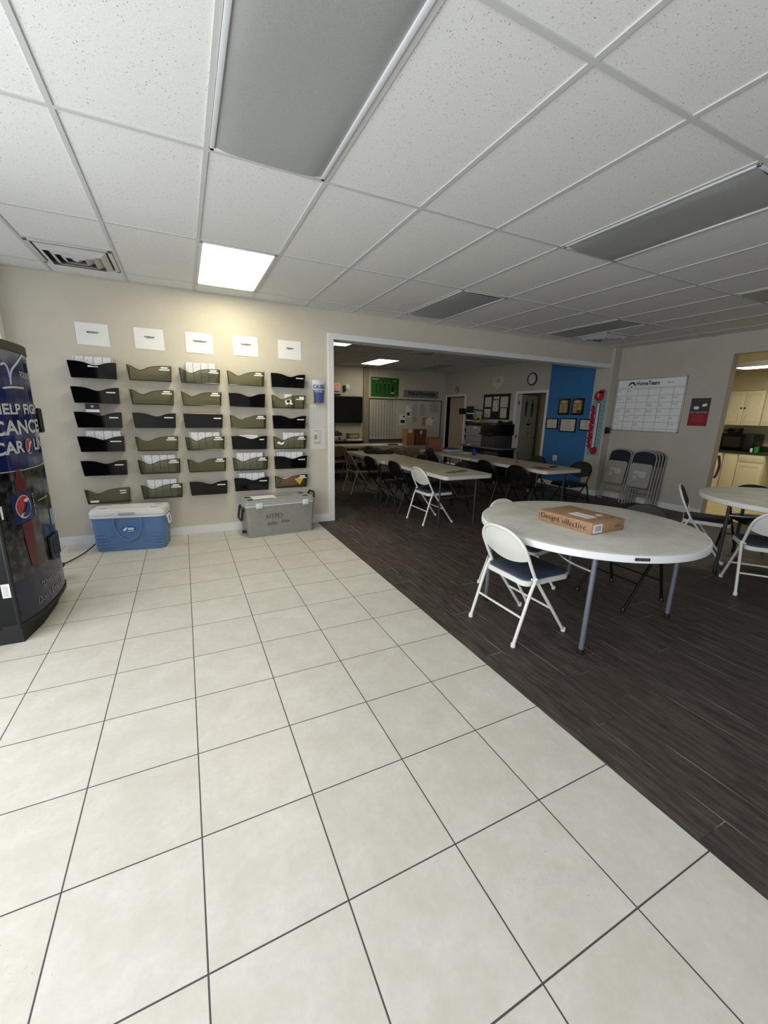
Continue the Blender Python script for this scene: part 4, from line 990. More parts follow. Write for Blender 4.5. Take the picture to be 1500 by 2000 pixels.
b = bm_new(); prism(b, ell(.145, .095, .062, .062), .0065, .008); obj('bulb', b, RED, th, False)
b = bm_new(); st = []
for k in range(24):
    a = 2*PI*k/24; rr = 1.0 if k % 2 == 0 else .78; st.append((.115+.115*rr*math.cos(a), 1.105+.105*rr*math.sin(a)))
prism(b, st, .003, .007); prism(b, [(.1, 1.17), (.13, 1.235), (.16, 1.2), (.19, 1.245), (.2, 1.2), (.23, 1.23), (.22, 1.15)], .003, .007); obj('burst', b, RED, th, False)
b = bm_new(); prism(b, rrect(.075, .115, 1.08, 1.16, .018), .007, .008); obj('numeral_patch', b, mat('salmon print', rgb(222, 130, 120), .6), th, False)
b = bm_new()
for k in range(12): box(b, .2, .235, .16+.075*k, .166+.075*k, .003, .0035)
obj('scale_marks', b, NAVYINK, th, False)
b = bm_new(); random.seed(5)
for k in range(60):
    z = .14+.79*k/60; x = .035+random.uniform(-.035, .03); rr = random.uniform(.022, .034); n = 7
    prism(b, [(x+rr*math.cos(2*PI*i/n+k)*(1 if i % 2 else .6), z+rr*math.sin(2*PI*i/n+k)) for i in range(n)], .004+.0004*(k % 5), .007+.0012*(k % 5))
tn = obj('red_tinsel_strip', b, mat('red foil stars', rgb(166, 24, 58), .35), th, False)

# ------------------------------------------------------------------ back room: right wall
def wallclock():
    t = thing('wall_clock', 'round dark-rimmed wall clock above the open door', 'clock', M=xface(7.26, 2.313))
    b = bm_new(); lathe(b, [(0, 0), (.14, 0), (.145, .015), (.135, .035), (.118, .03), (.115, .018), (0, .018)], 40); obj('case', b, mat('dark red-brown case', rgb(58, 26, 28), .35), t)
    b = bm_new(); lathe(b, [(0, .0185), (.116, .0185), (.116, .02), (0, .02)], 40); obj('dial', b, mat('clock dial', rgb(206, 204, 202), .5), t)
    b = bm_new()
    for k in range(12):
        a = PI/6*k; box(b, -.003, .003, .085, .103, .02, .0212, M=Matrix.Rotation(a, 4, 'Z'))
    obj('hour_marks', b, INK, t, False)
    b = bm_new(); box(b, -.004, .004, 0, .06, .021, .0225, M=Matrix.Rotation(-.5, 4, 'Z')); box(b, -.003, .003, 0, .088, .023, .0245, M=Matrix.Rotation(1.9, 4, 'Z')); obj('hand', b, INK, t, False)
wallclock()
ns = thing('no_smoking_sign', 'small round no-smoking sign above the closed taupe door', 'sign', M=xface(10.156, 2.2))
b = bm_new(); lathe(b, [(0, 0), (.1, 0), (.1, .004), (0, .004)], 32); obj('disc', b, mat('sign cream', rgb(196, 190, 172), .6), ns)
b = bm_new(); tube(b, [(.075*math.cos(2*PI*k/28), .075*math.sin(2*PI*k/28), .005) for k in range(28)], .01, 6, True); box(b, -.07, .07, -.008, .008, .003, .007, M=Matrix.Rotation(-PI/4, 4, 'Z')); obj('prohibition_ring', b, mat('dark red ring', rgb(90, 40, 36), .6), ns)
b = bm_new(); box(b, -.045, .04, -.006, .008, .004, .005); obj('cigarette', b, INK, ns, False)
hp = thing('home_plate_sign', 'pale pentagon home-plate sign high above the corkboard', 'sign', M=xface(8.413, 2.12))
b = bm_new(); prism(b, [(0, 0), (.2, .16), (.2, .32), (-.21, .32), (-.21, .16)], 0, .012); obj('plate', b, mat('pale plate', rgb(206, 200, 184), .6), hp, False)
b = bm_new()
for k in range(3): box(b, -.07, .07, .19+.035*k, .2+.035*k, .012, .013)
obj('print', b, INK, hp, False)
cb = thing('notice_board', 'black framed notice board with pinned papers above the printer', 'notice board', M=xface(8.9, 1.39))
b = bm_new(); box(b, 0, .98, 0, .63, 0, .02); obj('panel', b, mat('dark felt', rgb(30, 29, 32), .9), cb, False)
b = bm_new()
for a in ((0, .98, 0, .025), (0, .98, .605, .63), (0, .025, 0, .63), (.955, .98, 0, .63)): box(b, a[0], a[1], a[2], a[3], 0, .032, .003)
obj('frame', b, BLACK, cb)
CORKP = mat('pinned paper', rgb(196, 193, 182), .8)
for x0, x1, z0, z1 in ((.05, .31, .31, .56), (.05, .3, .04, .26), (.38, .6, .5, .57), (.37, .59, .2, .48), (.65, .92, .3, .56), (.67, .9, .04, .28)):
    b = bm_new(); box(b, x0, x1, z0, z1, .02, .0215); tag(obj('pinned_sheet', b, CORKP, None, False), '', 'paper', 'sheets pinned to the black notice board').matrix_world = cb.matrix_world
_sh = [o for o in C.objects if o.name.startswith('pinned_sheet')]
for o, l in zip(_sh, ('upper left sheet pinned on the black notice board', 'lower left sheet pinned on the black notice board', 'small title strip pinned at top middle of the black notice board', 'tall sheet pinned in the middle of the black notice board', 'upper right sheet pinned on the black notice board', 'lower right sheet pinned on the black notice board')): o['label'] = l
for k, (y0, y1, z0, z1, lab) in enumerate(((6.431, 6.145, 1.53, 1.862, 'gold name-plate plaque on the blue wall, nearer the door'), (6.093, 5.805, 1.53, 1.862, 'gold name-plate plaque on the blue wall, nearer the pillar'))):
    t = thing('award_plaque', lab, 'plaque', M=xface(y0, z0, XR-.001), group='gold plaques on the blue wall')
    w_, h_ = y0-y1, z1-z0
    b = bm_new(); box(b, 0, w_, 0, h_, 0, .02, .003); obj('board', b, mat('dark plaque wood', rgb(22, 20, 24), .3), t)
    b = bm_new(); box(b, .03, w_-.03, .03, h_-.03, .02, .021); obj('backing', b, mat('bronze sheet', rgb(96, 70, 44), .4, .3), t, False)
    GOLD = mat('gold plates', rgb(214, 190, 140), .35, .3)
    b = bm_new(); prism(b, ell(w_/2, h_-.07, w_/2-.05, .03), .021, .023)
    obj('title_plate', b, GOLD, t, False)
    for i in range(2):
        for j in range(7):
            if k == 1 and i == 1 and j < 2: continue
            b = bm_new(); x = .045+i*(w_/2-.04); box(b, x, x+w_/2-.05, .045+.027*j, .063+.027*j, .021, .024); obj('name_plate', b, GOLD, t, False)
CERTP = mat('certificate paper', rgb(206, 200, 188), .7)
for k, (y0, y1, z0, z1, lab) in enumerate(((6.716, 6.395, 1.222, 1.452, 'framed certificate on the blue wall beside the door casing'), (6.339, 5.93, 1.178, 1.462, 'largest framed certificate, in the middle of the blue wall'), (5.853, 5.56, 1.225, 1.455, 'framed certificate on the blue wall partly behind the red tinsel'))):
    t = thing('framed_certificate', lab, 'certificate', M=xface(y0, z0, XR-.001), group='framed certificates on the blue wall')
    w_, h_ = y0-y1, z1-z0; b = bm_new()
    for a in ((0, w_, 0, .022), (0, w_, h_-.022, h_), (0, .022, 0, h_), (w_-.022, w_, 0, h_)): box(b, a[0], a[1], a[2], a[3], 0, .022, .003)
    obj('frame', b, BLACK, t)
    b = bm_new(); box(b, .02, w_-.02, .02, h_-.02, 0, .012); obj('certificate', b, CERTP, t, False)
    b = bm_new()
    for q in range(5): box(b, w_*.25+.01*q, w_*.75-.01*q, h_*.25+.025*q, h_*.25+.025*q+.004, .012, .0125)
    prism(b, ell(w_/2, h_*.74, .012, .015), .012, .0125); 
    if k == 1:
        for a in ((.07, w_-.07, .055, .058), (.07, w_-.07, h_-.058, h_-.055), (.07, .073, .055, h_-.055), (w_-.073, w_-.07, .055, h_-.055)): box(b, a[0], a[1], a[2], a[3], .012, .0125)
    obj('print', b, GREYINK, t, False)
ou = thing('wall_outlet', 'white double outlet plate low on the blue wall', 'outlet', M=xface(6.43, .55, XR-.001))
b = bm_new(); box(b, 0, .115, 0, .115, 0, .008, .003); obj('plate', b, WHITE, ou)
b = bm_new()
for x in (.035, .08):
    for z in (.035, .078): prism(b, ell(x, z, .012, .014), .008, .009)
obj('socket', b, mat('socket grey', rgb(170, 170, 168), .5), ou, False)

# printer on its stand, shelf, monitors, wall files
sh = thing('printer_stand', 'grey-topped dark stand under the printer', 'stand', (6.95, 8.3, 0))
b = bm_new(); box(b, -.28, .3, -.78, .78, .68, .72, .006); obj('top', b, mat('grey laminate', rgb(116, 116, 112), .5), sh)
b = bm_new(); box(b, -.2, .28, -.72, .72, .02, .68, .01); obj('cabinet', b, BLACKM, sh)
b = bm_new(); box(b, -.215, -.2, -.68, -.2, .1, .62, .004); obj('panel', b, mat('dark grey panel', rgb(62, 62, 64), .5), sh)
pr = thing('office_printer', 'large grey and black office printer on the stand', 'printer', (6.95, 8.3, .72))
PG = mat('printer grey', rgb(136, 138, 138), .5)
b = bm_new(); box(b, -.25, .28, -.08, .56, 0, .5, .02); obj('body', b, PG, pr)
b = bm_new(); box(b, -.255, -.25, -.07, .55, .235, .24); box(b, -.255, -.25, -.07, .55, .1, .104); obj('tray_seam', b, BLACKM, pr, False)
b = bm_new(); box(b, -.25, .28, -.62, -.085, 0, .3, .015); obj('side_unit', b, mat('printer dark grey', rgb(66, 67, 68), .5), pr)
b = bm_new(); box(b, -.29, .28, -.66, -.085, .3, .57, .015); box(b, -.2, .28, -.08, .5, .5, .58, .015); box(b, -.34, -.28, -.62, -.1, .3, .34, .008); obj('scanner_unit', b, BLACK, pr)
b = bm_new(); box(b, -.253, -.25, .12, .22, .44, .465); obj('badge', b, PAPER, pr, False)
b = bm_new(); box(b, -.34, -.265, .06, .14, .0, .03, .006); tag(obj('white_puck', b, WHITE), 'small white gadget on the stand edge before the printer', 'gadget').location = (6.95, 8.3, .7205); bpy.data.objects['white_puck'].location.y = 8.5
for k, (y0, y1, z0, z1, lab) in enumerate(((9.36, 9.12, 1.5, 1.66, 'smaller black screen of the pair left of the notice board'), (9.1, 8.78, 1.54, 1.71, 'wider black screen of the pair left of the notice board'))):
    t = thing('monitor', lab, 'monitor', M=face_M((6.85+.02*k, (y0+y1)/2, (z0+z1)/2), (.15*(1-2*k), -1, 0), (0, 0, 1)), group='black monitors on a wall arm')
    b = bm_new(); hw = (y0-y1)/2; hh = (z1-z0)/2; box(b, -hw, hw, -hh, hh, 0, .03, .006); obj('bezel', b, BLACK, t)
    b = bm_new(); box(b, -hw+.012, hw-.012, -hh+.012, hh-.012, .03, .031); obj('screen', b, GLOSSB, t, False)
    b = bm_new(); tube(b, [(0, 0, 0), (0, 0, -.15), (.06*(1-2*k), -.02, -(XR-6.87-.02*k))], .015, 8); obj('arm', b, LEGD, t)
t = thing('wall_file', 'black stacked wall file with papers beside the printer', 'file rack', (XR, 9.35, .72))
for k in range(4):
    b = bm_new(); z = .05+.19*k; prism(b, [(0, 0), (-.1, .03), (-.13, .17), (-.12, .17), (-.09, .02), (0, .01)], -.16, .16, Matrix.Translation((0, 0, z)) @ Matrix.Rotation(PI/2, 4, 'X')); obj('tray', b, BLACK, t, False)
    b = bm_new(); box(b, -.07, -.05, -.15, .15, z+.03, z+.21); obj('papers', b, PAPER, t, False)
t = thing('wall_shelf', 'black shelf of cubbies on the wall right of the printer top', 'shelf', M=xface(8.17, 1.19))
b = bm_new(); box(b, 0, .4, 0, .015, 0, .12); box(b, 0, .4, 0, .14, 0, .01); box(b, 0, .015, 0, .17, 0, .12); box(b, .385, .4, 0, .17, 0, .12); box(b, 0, .4, 0, .1, .11, .12); obj('tray', b, BLACK, t, False)
t = thing('desk_sign', 'yellowish printed card standing on top of the printer', 'card', (6.98, 8.75, 1.302))
b = bm_new(); box(b, 0, .006, -.1, .1, 0, .17, M=Matrix.Rotation(.15, 4, 'Y')); obj('card', b, mat('yellow card', rgb(186, 172, 104), .7), t, False)
b = bm_new(); box(b, -.001, 0, -.06, .06, .05, .12, M=Matrix.Rotation(.15, 4, 'Y')); obj('print', b, INK, t, False)
b = bm_new(); tube(b, smooth_path([(XR-.01, 7.5, .62), (XR-.06, 7.48, .64), (XR-.08, 7.44, .58), (XR-.06, 7.4, .42)], 6), .007, 8); tag(obj('power_cord', b, BLACKM), 'black cord curling from the wall outlet right of the printer', 'cord')

# ------------------------------------------------------------------ back room: far wall
def yface(x, z, y=YB): return face_M((x, y, z), (1, 0, 0), (0, 0, 1))
tv = thing('television', 'large black wall-mounted television in the back room', 'television', M=yface(2.95, 1.2))
b = bm_new(); box(b, 0, 1.57, 0, .71, .04, .09, .008); obj('bezel', b, BLACK, tv)
b = bm_new(); box(b, .015, 1.555, .02, .695, .09, .0915); obj('screen', b, mat('dark screen', rgb(6, 6, 7), .2), tv, False)
b = bm_new(); box(b, .5, 1.05, .2, .5, 0, .04); obj('wall_mount', b, BLACKM, tv, False)
b = bm_new(); box(b, .35, .92, .715, .76, .02, .1, .005); obj('camera_bar', b, BLACKM, tv)
ex = thing('exit_sign', 'white EXIT sign with red letters above the television', 'exit sign', M=yface(3.5, 2.035))
b = bm_new(); box(b, 0, .37, 0, .2, 0, .05, .006); obj('housing', b, WHITE, ex)
b = bm_new(); put_text(b, 'EXIT', .03, .03, .32, .14, Matrix.Translation((0, 0, .0515)), 0, bold=.02); obj('lettering', b, mat('red exit letters', rgb(196, 42, 36), .5, emit=(.8, .06, .03, 1), es=.5), ex, False)
al = thing('fire_alarm', 'small white and black wall alarm right of the EXIT sign', 'alarm', M=yface(4.06, 2.13))
b = bm_new(); lathe(b, [(0, 0), (.075, 0), (.07, .03), (.03, .045), (0, .045)], 24, Matrix.Translation((.03, .02, 0))); obj('sounder', b, WHITE, al)
b = bm_new(); box(b, -.09, -.02, -.1, .06, 0, .05, .008); obj('strobe', b, BLACKM, al)
gp = thing('green_poster', 'green equipment poster with four dark tools above the whiteboard', 'poster', M=yface(4.8, 1.935))
b = bm_new(); box(b, 0, .88, 0, .525, 0, .006); obj('sheet', b, mat('green print', rgb(38, 98, 34), .5), gp, False)
b = bm_new()
for k in range(4): x = .16+.128*k; box(b, x, x+.022, .1, .34, .006, .008); box(b, x-.012, x+.034, .34, .36, .006, .008)
prism(b, ell(.68, .2, .035, .06), .006, .008); prism(b, ell(.68, .29, .02, .04), .006, .008); obj('tool_silhouettes', b, INK, gp, False)
b = bm_new(); box(b, .04, .24, .46, .485, .006, .007); box(b, .7, .8, .44, .46, .006, .007); box(b, .63, .73, .1, .13, .006, .007); box(b, .76, .86, .03, .042, .006, .007)
for k in range(4): box(b, .15+.128*k, .2+.128*k, .38, .39, .006, .007)
obj('captions', b, mat('pale green print', rgb(196, 214, 186), .7), gp, False)
wk = thing('wall_sign', 'grey banner sign reading Wall of Knowledge above the whiteboard', 'sign', M=yface(5.845, 1.955))
b = bm_new(); box(b, 0, 1.2, 0, .2, 0, .01); obj('board', b, noisy('grey wood board', rgb(122, 120, 124), rgb(134, 132, 136), 8, .7), wk, False)
b = bm_new(); put_text(b, 'Wall of Knowledge', .13, .025, .95, .15, Matrix.Translation((0, 0, .0115)), 0, None, .1, bold=.02); obj('lettering', b, mat('black sign ink', rgb(26, 24, 34), .7), wk, False)
wb = thing('whiteboard', 'long wall whiteboard with a ruled chart and posted papers', 'whiteboard', M=yface(4.745, .72))
b = bm_new(); box(b, 0, 2.43, 0, 1.17, 0, .015); obj('board', b, mat('aged whiteboard', rgb(206, 203, 192), .35), wb, False)
b = bm_new()
for a in ((0, 2.43, 0, .03), (0, 2.43, 1.145, 1.17), (2.405, 2.43, 0, 1.17), (0, .012, 0, 1.17)): box(b, a[0], a[1], a[2], a[3], 0, .03, .003)
box(b, 0, 2.43, -.015, .0, 0, .09, .003); obj('frame', b, mat('bronze frame', rgb(70, 60, 48), .45), wb)
b = bm_new()
for k in range(26): z = 1.13-.04*k; box(b, .02, .76, z, z+.005, .015, .0165)
for k in range(8): x = .12+.09*k; box(b, x, x+.008, .06, 1.14, .015, .0165)
box(b, .83, .838, .05, 1.14, .015, .0165); box(b, .76, 1.6, 1.1, 1.105, .015, .0165); obj('ruled_chart', b, mat('chart lines', rgb(52, 44, 40), .8), wb, False)
b = bm_new(); box(b, .55, .74, 1.1, 1.112, .0165, .0172); box(b, .45, .52, .95, .965, .0165, .0172); obj('red_marks', b, mat('red marker', rgb(170, 50, 46), .8), wb, False)
for x0, x1, z0, z1, lab in ((.97, 1.19, .44, .73, 'photo sheet with dark pictures posted left of centre on the whiteboard'), (1.18, 1.35, .66, .99, 'grey list sheet posted on the whiteboard right of the photo sheet'), (1.385, 1.6, .69, 1.03, 'sheet held by a black magnet, third from left on the whiteboard'), (1.405, 1.6, .51, .68, 'small sheet posted below the third sheet on the whiteboard'), (1.65, 1.88, .685, 1.045, 'tall shaded sheet in the right half of the whiteboard'), (1.76, 1.89, .42, .665, 'yellow-brown picture sheet low on the right half of the whiteboard'), (1.9, 2.14, .43, .66, 'blank white sheet with two magnets low on the right of the whiteboard'), (2.02, 2.33, .8, 1.11, 'chart sheet at upper right of the whiteboard')):
    t = thing('posted_sheet', lab, 'paper', M=yface(4.745+x0, .72+z0, YB-.0155), group='sheets posted on the whiteboard')
    w_, h_ = x1-x0, z1-z0
    yl = 'yellow' in lab
    b = bm_new(); box(b, 0, w_, 0, h_, 0, .0015); obj('sheet', b, mat('tan picture paper', rgb(188, 160, 110), .8) if yl else (PAPER if ('blank' in lab or 'photo' in lab) else mat('posted paper', rgb(194, 192, 186), .8)), t, False)
    b = bm_new()
    if 'photo' in lab: box(b, .05, w_-.03, .05, .14, .0015, .002); box(b, .12, w_-.03, h_-.07, h_-.03, .0015, .002)
    elif 'blank' in lab:
        for x in (.02, w_-.02): prism(b, ell(x, h_-.005, .018, .02), .0015, .01)
    else:
        for q in range(6): box(b, .02, w_-.03-.02*(q % 2), h_*(.15+.12*q), h_*(.15+.12*q)+.006, .0015, .002)
        prism(b, ell(w_*.45, h_-.015, .016, .018), .0015, .01)
    obj('print', b, mat('dim print', rgb(84, 82, 82), .8) if 'blank' not in lab and 'photo' not in lab else INK, t, False)
cr = thing('low_cabinet', 'dark brown low cabinet under the television', 'cabinet', (3.35, 10.45, 0))
b = bm_new(); box(b, -.95, .95, -.25, .3, 0, .7, .006); obj('carcass', b, mat('dark brown laminate', rgb(44, 32, 28), .4), cr)
b = bm_new(); box(b, -1.0, 1.0, -.28, .32, .7, .735, .006); obj('top', b, mat('dark brown top', rgb(38, 28, 25), .3), cr)
t = thing('plastic_bin', 'pale plastic tub with dark green bundle on the low cabinet', 'tub', (3.62, 10.4, .7355))
b = bm_new(); box(b, -.14, .16, -.12, .12, 0, .13, .012); obj('tub', b, mat('pale tub plastic', rgb(176, 182, 186), .4), t)
b = bm_new(); box(b, .03, .08, -.122, -.12, .03, .1); obj('sticker', b, INK, t, False)
b = bm_new(); bmesh.ops.create_icosphere(b, subdivisions=3, radius=.15); 
for v in b.verts: v.co = Vector((v.co.x*1.2, v.co.y*.7, .16+v.co.z*.6+.03*math.sin(v.co.x*40)*math.cos(v.co.y*33)))
obj('bundle', b, mat('dark green cloth', rgb(44, 54, 50), .9), t)
t = thing('glass_case', 'clear tray with yellow papers on the low cabinet', 'tray', (4.1, 10.4, .7355))
b = bm_new(); box(b, -.2, .22, -.15, .15, 0, .05, .004); obj('white_base', b, WHITE, t)
b = bm_new(); box(b, -.16, .16, -.1, .1, .05, .2, .02); obj('tray', b, mat('olive box', rgb(112, 112, 84), .3), t)
b = bm_new(); box(b, -.12, .12, -.102, -.1, .09, .16); obj('window', b, mat('pale yellow print', rgb(190, 186, 128), .5), t, False)
b = bm_new(); box(b, -.16, .18, -.12, .12, 0, .11, .02); tag(obj('black_case', b, BLACKM), 'black equipment case at the left end of the low cabinet', 'case').location = (3.28, 10.42, .7355)
b = bm_new(); tube(b, smooth_path([(3.72, 10.77, 1.19), (3.735, 10.77, 1.0), (3.7, 10.6, .8)], 5), .008, 8); tag(obj('screen_cable', b, BLACKM), 'black cable hanging below the television', 'cable')

# ------------------------------------------------------------------ things on the long tables
def carton(label, x0, x1, y0, y1, z, h, m, rot=0.0, open_=True):
    t = thing('cardboard_carton', label, 'box', ((x0+x1)/2, (y0+y1)/2, z), rot, 'cardboard cartons in the back room')
    hx, hy = (x1-x0)/2, (y1-y0)/2; b = bm_new()
    for a in ((-hx, hx, -hy, -hy+.006), (-hx, hx, hy-.006, hy), (-hx, -hx+.006, -hy, hy), (hx-.006, hx, -hy, hy)): box(b, a[0], a[1], a[2], a[3], 0, h)
    box(b, -hx, hx, -hy, hy, 0, .006); obj('carton', b, m, t, False)
    return t
t = carton('tall tan carton standing open on the back table before the whiteboard', 4.88, 5.08, 8.75, 9.0, .7255, .39, CARDD)
b = bm_new(); box(b, -.09, .03, -.1265, -.125, .3, .39); obj('label', b, PAPER, t, False)
t = carton('dark open carton added as the shaded side of the tall tan carton', 5.1, 5.42, 8.75, 9.0, .7255, .385, CARDB)  # separate dark carton; its colour carries the shade of the tan carton's side
b = bm_new(); box(b, -.02, .03, -.128, -.126, .27, .36); obj('label', b, PAPER, t, False)
t = carton('reddish brown carton on the far end of the right table row', 4.6, 4.88, 7.22, 7.5, .7255, .275, mat('reddish cardboard', rgb(128, 78, 56), .7), -.35)
b = bm_new()
for s in (-1, 1): box(b, -.135, .135, s*.138-.002, s*.138+.002, .262, .275)
obj('flap_edge', b, CARDB, t, False)
def lump(bm, cx, cy, cz, sx, sy, sz, seed):
    random.seed(seed); r = bmesh.ops.create_icosphere(bm, subdivisions=3, radius=1.0); ph = [random.uniform(0, 6) for _ in range(6)]
    for v in r['verts']:
        n = 1+.18*math.sin(v.co.x*4+ph[0])*math.cos(v.co.y*5+ph[1])+.1*math.sin(v.co.z*7+v.co.x*5+ph[2])
        z = max(v.co.z*n*sz, -sz*.25)
        v.co = Vector((cx+v.co.x*n*sx, cy+v.co.y*n*sy, cz+z+sz*.25))
t = thing('jacket', 'crumpled dark green jacket lying on the far left table', 'jacket', (3.28, 7.05, .726))
b = bm_new(); lump(b, 0, .1, 0, .2, .22, .07, 1); lump(b, .12, -.12, 0, .16, .14, .06, 2); lump(b, -.12, .14, .05, .07, .05, .06, 4); obj('cloth', b, noisy('dark green fabric', rgb(40, 42, 36), rgb(52, 54, 46), 20, .9), t)
b = bm_new(); box(b, -.12, .2, -.29, -.2, 0.001, .005); tag(obj('paper_sheet', b, PAPER, None, False), 'white paper sticking out under the dark jacket', 'paper').location = (3.28, 7.0, .726)
t = thing('draped_coat', 'black coat hung over a chair back near the brown boxes', 'coat', (4.25, 6.72, 0))
b = bm_new(); lump(b, 0, 0, .52, .06, .24, .24, 9); obj('cloth', b, mat('black cloth', rgb(14, 14, 18), .85), t)
def sheet(name, label, cat, x, y, z, w_, d_, rot, m, h=.002, group=None):
    b = bm_new(); grid_surf(b, 6, 6, lambda u, v: (-w_/2+w_*u, -d_/2+d_*v, h*.5+h*.4*math.sin(u*6+v*4))); solidify(b, max(.001, h*.5))
    o = tag(obj(name, b, m), label, cat, group); o.location = (x, y, z); o.rotation_euler = (0, 0, rot); return o
GRN = mat('green paper', rgb(50, 120, 84), .8)
for k, (x, y, r, lab) in enumerate(((3.14, 4.42, .3, 'left green sheet on the near left long table'), (3.27, 4.47, -.2, 'middle green sheet on the near left long table'), (3.4, 4.5, .5, 'right green sheet on the near left long table'))): sheet('green_slip', lab, 'paper', x, y, .7255+.002*k, .15, .1, r, GRN, .003, 'green slips on the left table')
sheet('paper_sheet', 'white paper lying on the right row beyond the blue cup', 'paper', 5.12, 6.7, .7265, .3, .22, .3, PAPER, .004)
sheet('paper_sheet', 'open white booklet lying right of the blue cup', 'paper', 5.14, 6.1, .7275, .26, .34, .1, mat('offwhite paper', rgb(196, 194, 186), .8), .006)
sheet('pink_paper', 'pink paper on the near end of the right long table', 'paper', 4.78, 4.42, .7255, .22, .28, -.2, mat('dusty pink paper', rgb(142, 74, 92), .8))
b = bm_new(); box(b, -.05, .05, -.015, .015, 0, .02, .005); box(b, .03, .1, -.01, .01, 0, .014, .004); o = tag(obj('stapler', b, BLACKM), 'small black stapler beside the pink paper', 'stapler'); o.location = (5.02, 4.42, .7255)
b = bm_new(); box(b, -.06, .06, -.008, .008, 0, .014, .004); o = tag(obj('marker_pen', b, BLACKM), 'dark marker pen on the middle of the right long table', 'pen'); o.location = (4.95, 5.1, .7255); o.rotation_euler = (0, 0, .9)
t = thing('binder', 'thick white binder lying on the far right long table', 'binder', (5.05, 7.12, .7255), .1)
b = bm_new(); box(b, -.16, .2, -.13, .13, 0, .045, .006); obj('cover', b, mat('binder white', rgb(186, 186, 190), .4), t)
b = bm_new(); box(b, -.13, .12, -.1, .12, .046, .07, .004); o = tag(obj('blue_folder', b, mat('blue folder', rgb(66, 66, 118), .5)), 'blue folder stacked on the white binder', 'folder'); o.location = (5.03, 7.12, .7255); o.rotation_euler = (0, 0, .1)
t = thing('cup', 'deep blue drinking cup on the right long table', 'cup', (5.0, 6.3, .7255))
b = bm_new(); lathe(b, [(0, 0), (.036, 0), (.046, .12), (.043, .12), (.034, .006), (0, .006)], 24); obj('cup_body', b, mat('deep blue plastic', rgb(26, 32, 140), .3), t)
b = bm_new(); prism(b, [(-.012, .04), (.012, .04), (0, .075)], 0, .001, face_M((-.0425*.45, -.0425*.9, 0), (.9, -.45, 0), (0, 0, 1))); obj('mark', b, mat('pale blue print', rgb(120, 130, 210), .5), t, False)
sheet('paper_sheet', 'white papers on the back table left of the tall tan carton', 'paper', 4.2, 9.05, .7255, .32, .22, .0, PAPER, .006)
sheet('paper_sheet', 'white papers on the back table beside the tall tan carton', 'paper', 4.72, 9.12, .7255, .26, .2, .2, PAPER, .006)
b = bm_new(); box(b, -.12, .12, -.015, .015, 0, .03, .01); box(b, .06, .16, -.03, .0, 0, .025, .008); o = tag(obj('hand_tool', b, BLACKM), 'dark hand tools lying on the back table', 'tool'); o.location = (4.55, 8.9, .7255)

# ------------------------------------------------------------------ kitchen
CAB = noisy('cream cabinet paint', rgb(228, 221, 192), rgb(232, 225, 198), 8, .45)
def cab_door(bm, y0, y1, z0, z1, x=0.0):
    box(bm, x-.02, x, y0, y1, z0, z1, .003)
    for a in ((y0+.06, y1-.06, z0+.06, z0+.075), (y0+.06, y1-.06, z1-.075, z1-.06), (y0+.06, y0+.075, z0+.06, z1-.06), (y1-.075, y1-.06, z0+.06, z1-.06)): box(bm, x-.026, x-.018, a[0], a[1], a[2], a[3], .002)
    return bm
XK, XU = 9.6, 9.9
KN = mat('dark bronze knob', rgb(56, 46, 34), .4, .5)
def knob(par, y, z, x=-.02):
    b = bm_new(); lathe(b, [(0, 0), (.006, 0), (.006, .012), (.015, .018), (.015, .026), (0, .03)], 14, Matrix.Translation((x, y, z)) @ Matrix.Rotation(-PI/2, 4, 'Y')); obj('knob', b, KN, par)
for (y0, y1, lab) in ((3.98, 4.58, 'cream double-door wall cabinet above the microwave'), (3.36, 3.965, 'cream wall cabinet right of the one above the microwave')):
    t = thing('wall_cabinet', lab, 'cabinet', (XU, 0, 0), 0, 'cream kitchen wall cabinets')
    b = bm_new(); box(b, .0, .395, y0, y1, 1.4, 2.055, .002); obj('carcass', b, CAB, t)
    ym = (y0+y1)/2+(.0 if y0 > 3.9 else 0)
    for a, c, ks in ((y0+.004, ym-.002, ym-.03), (ym+.002, y1-.004, ym+.03)):
        b = bm_new(); cab_door(b, a, c, 1.405, 2.05); d = obj('door', b, CAB, t); knob(d, ks, 1.73)
for (y0, y1, lab, kind) in ((4.32, 4.95, 'cream base cabinet partly hidden by the opening jamb', 'dd'), (4.07, 4.30, 'plain narrow cream filler cabinet in the middle of the counter run', 'f'), (3.65, 4.06, 'cream base cabinet with one drawer at the end of the run', 'dd')):
    t = thing('base_cabinet', lab, 'cabinet', (XK, 0, 0), 0, 'cream kitchen base cabinets')
    b = bm_new(); box(b, 0, .6, y0, y1, .09, .87, .002); box(b, .06, .6, y0, y1, 0, .09); obj('carcass', b, CAB, t)
    if kind == 'dd':
        b = bm_new(); box(b, -.02, 0, y0+.012, y1-.012, .73, .86, .003); obj('drawer', b, CAB, t)
        b = bm_new(); cab_door(b, y0+.012, y1-.012, .12, .715); obj('door', b, CAB, t)
    else:
        b = bm_new(); box(b, -.012, 0, y0+.01, y1-.01, .1, .865, .003); obj('panel', b, CAB, t)
GRAN = noisy('dark green granite', rgb(34, 44, 32), rgb(64, 70, 52), 90, .25)
ctp = thing('countertop', 'dark green speckled countertop along the kitchen wall', 'countertop', (0, 0, 0))
b = bm_new(); box(b, XK-.03, 10.3, 3.3, 5.08, .872, .91, .004); obj('slab', b, GRAN, ctp)
b = bm_new(); box(b, 10.27, 10.3, 3.3, 5.08, .91, 1.01, .003); obj('backsplash', b, GRAN, ctp)
mw = thing('microwave', 'black microwave oven on the kitchen counter', 'microwave', (9.78, 4.23, .9105))
b = bm_new(); box(b, -.0, .4, -.26, .27, .012, .33, .008); obj('case', b, BLACK, mw)
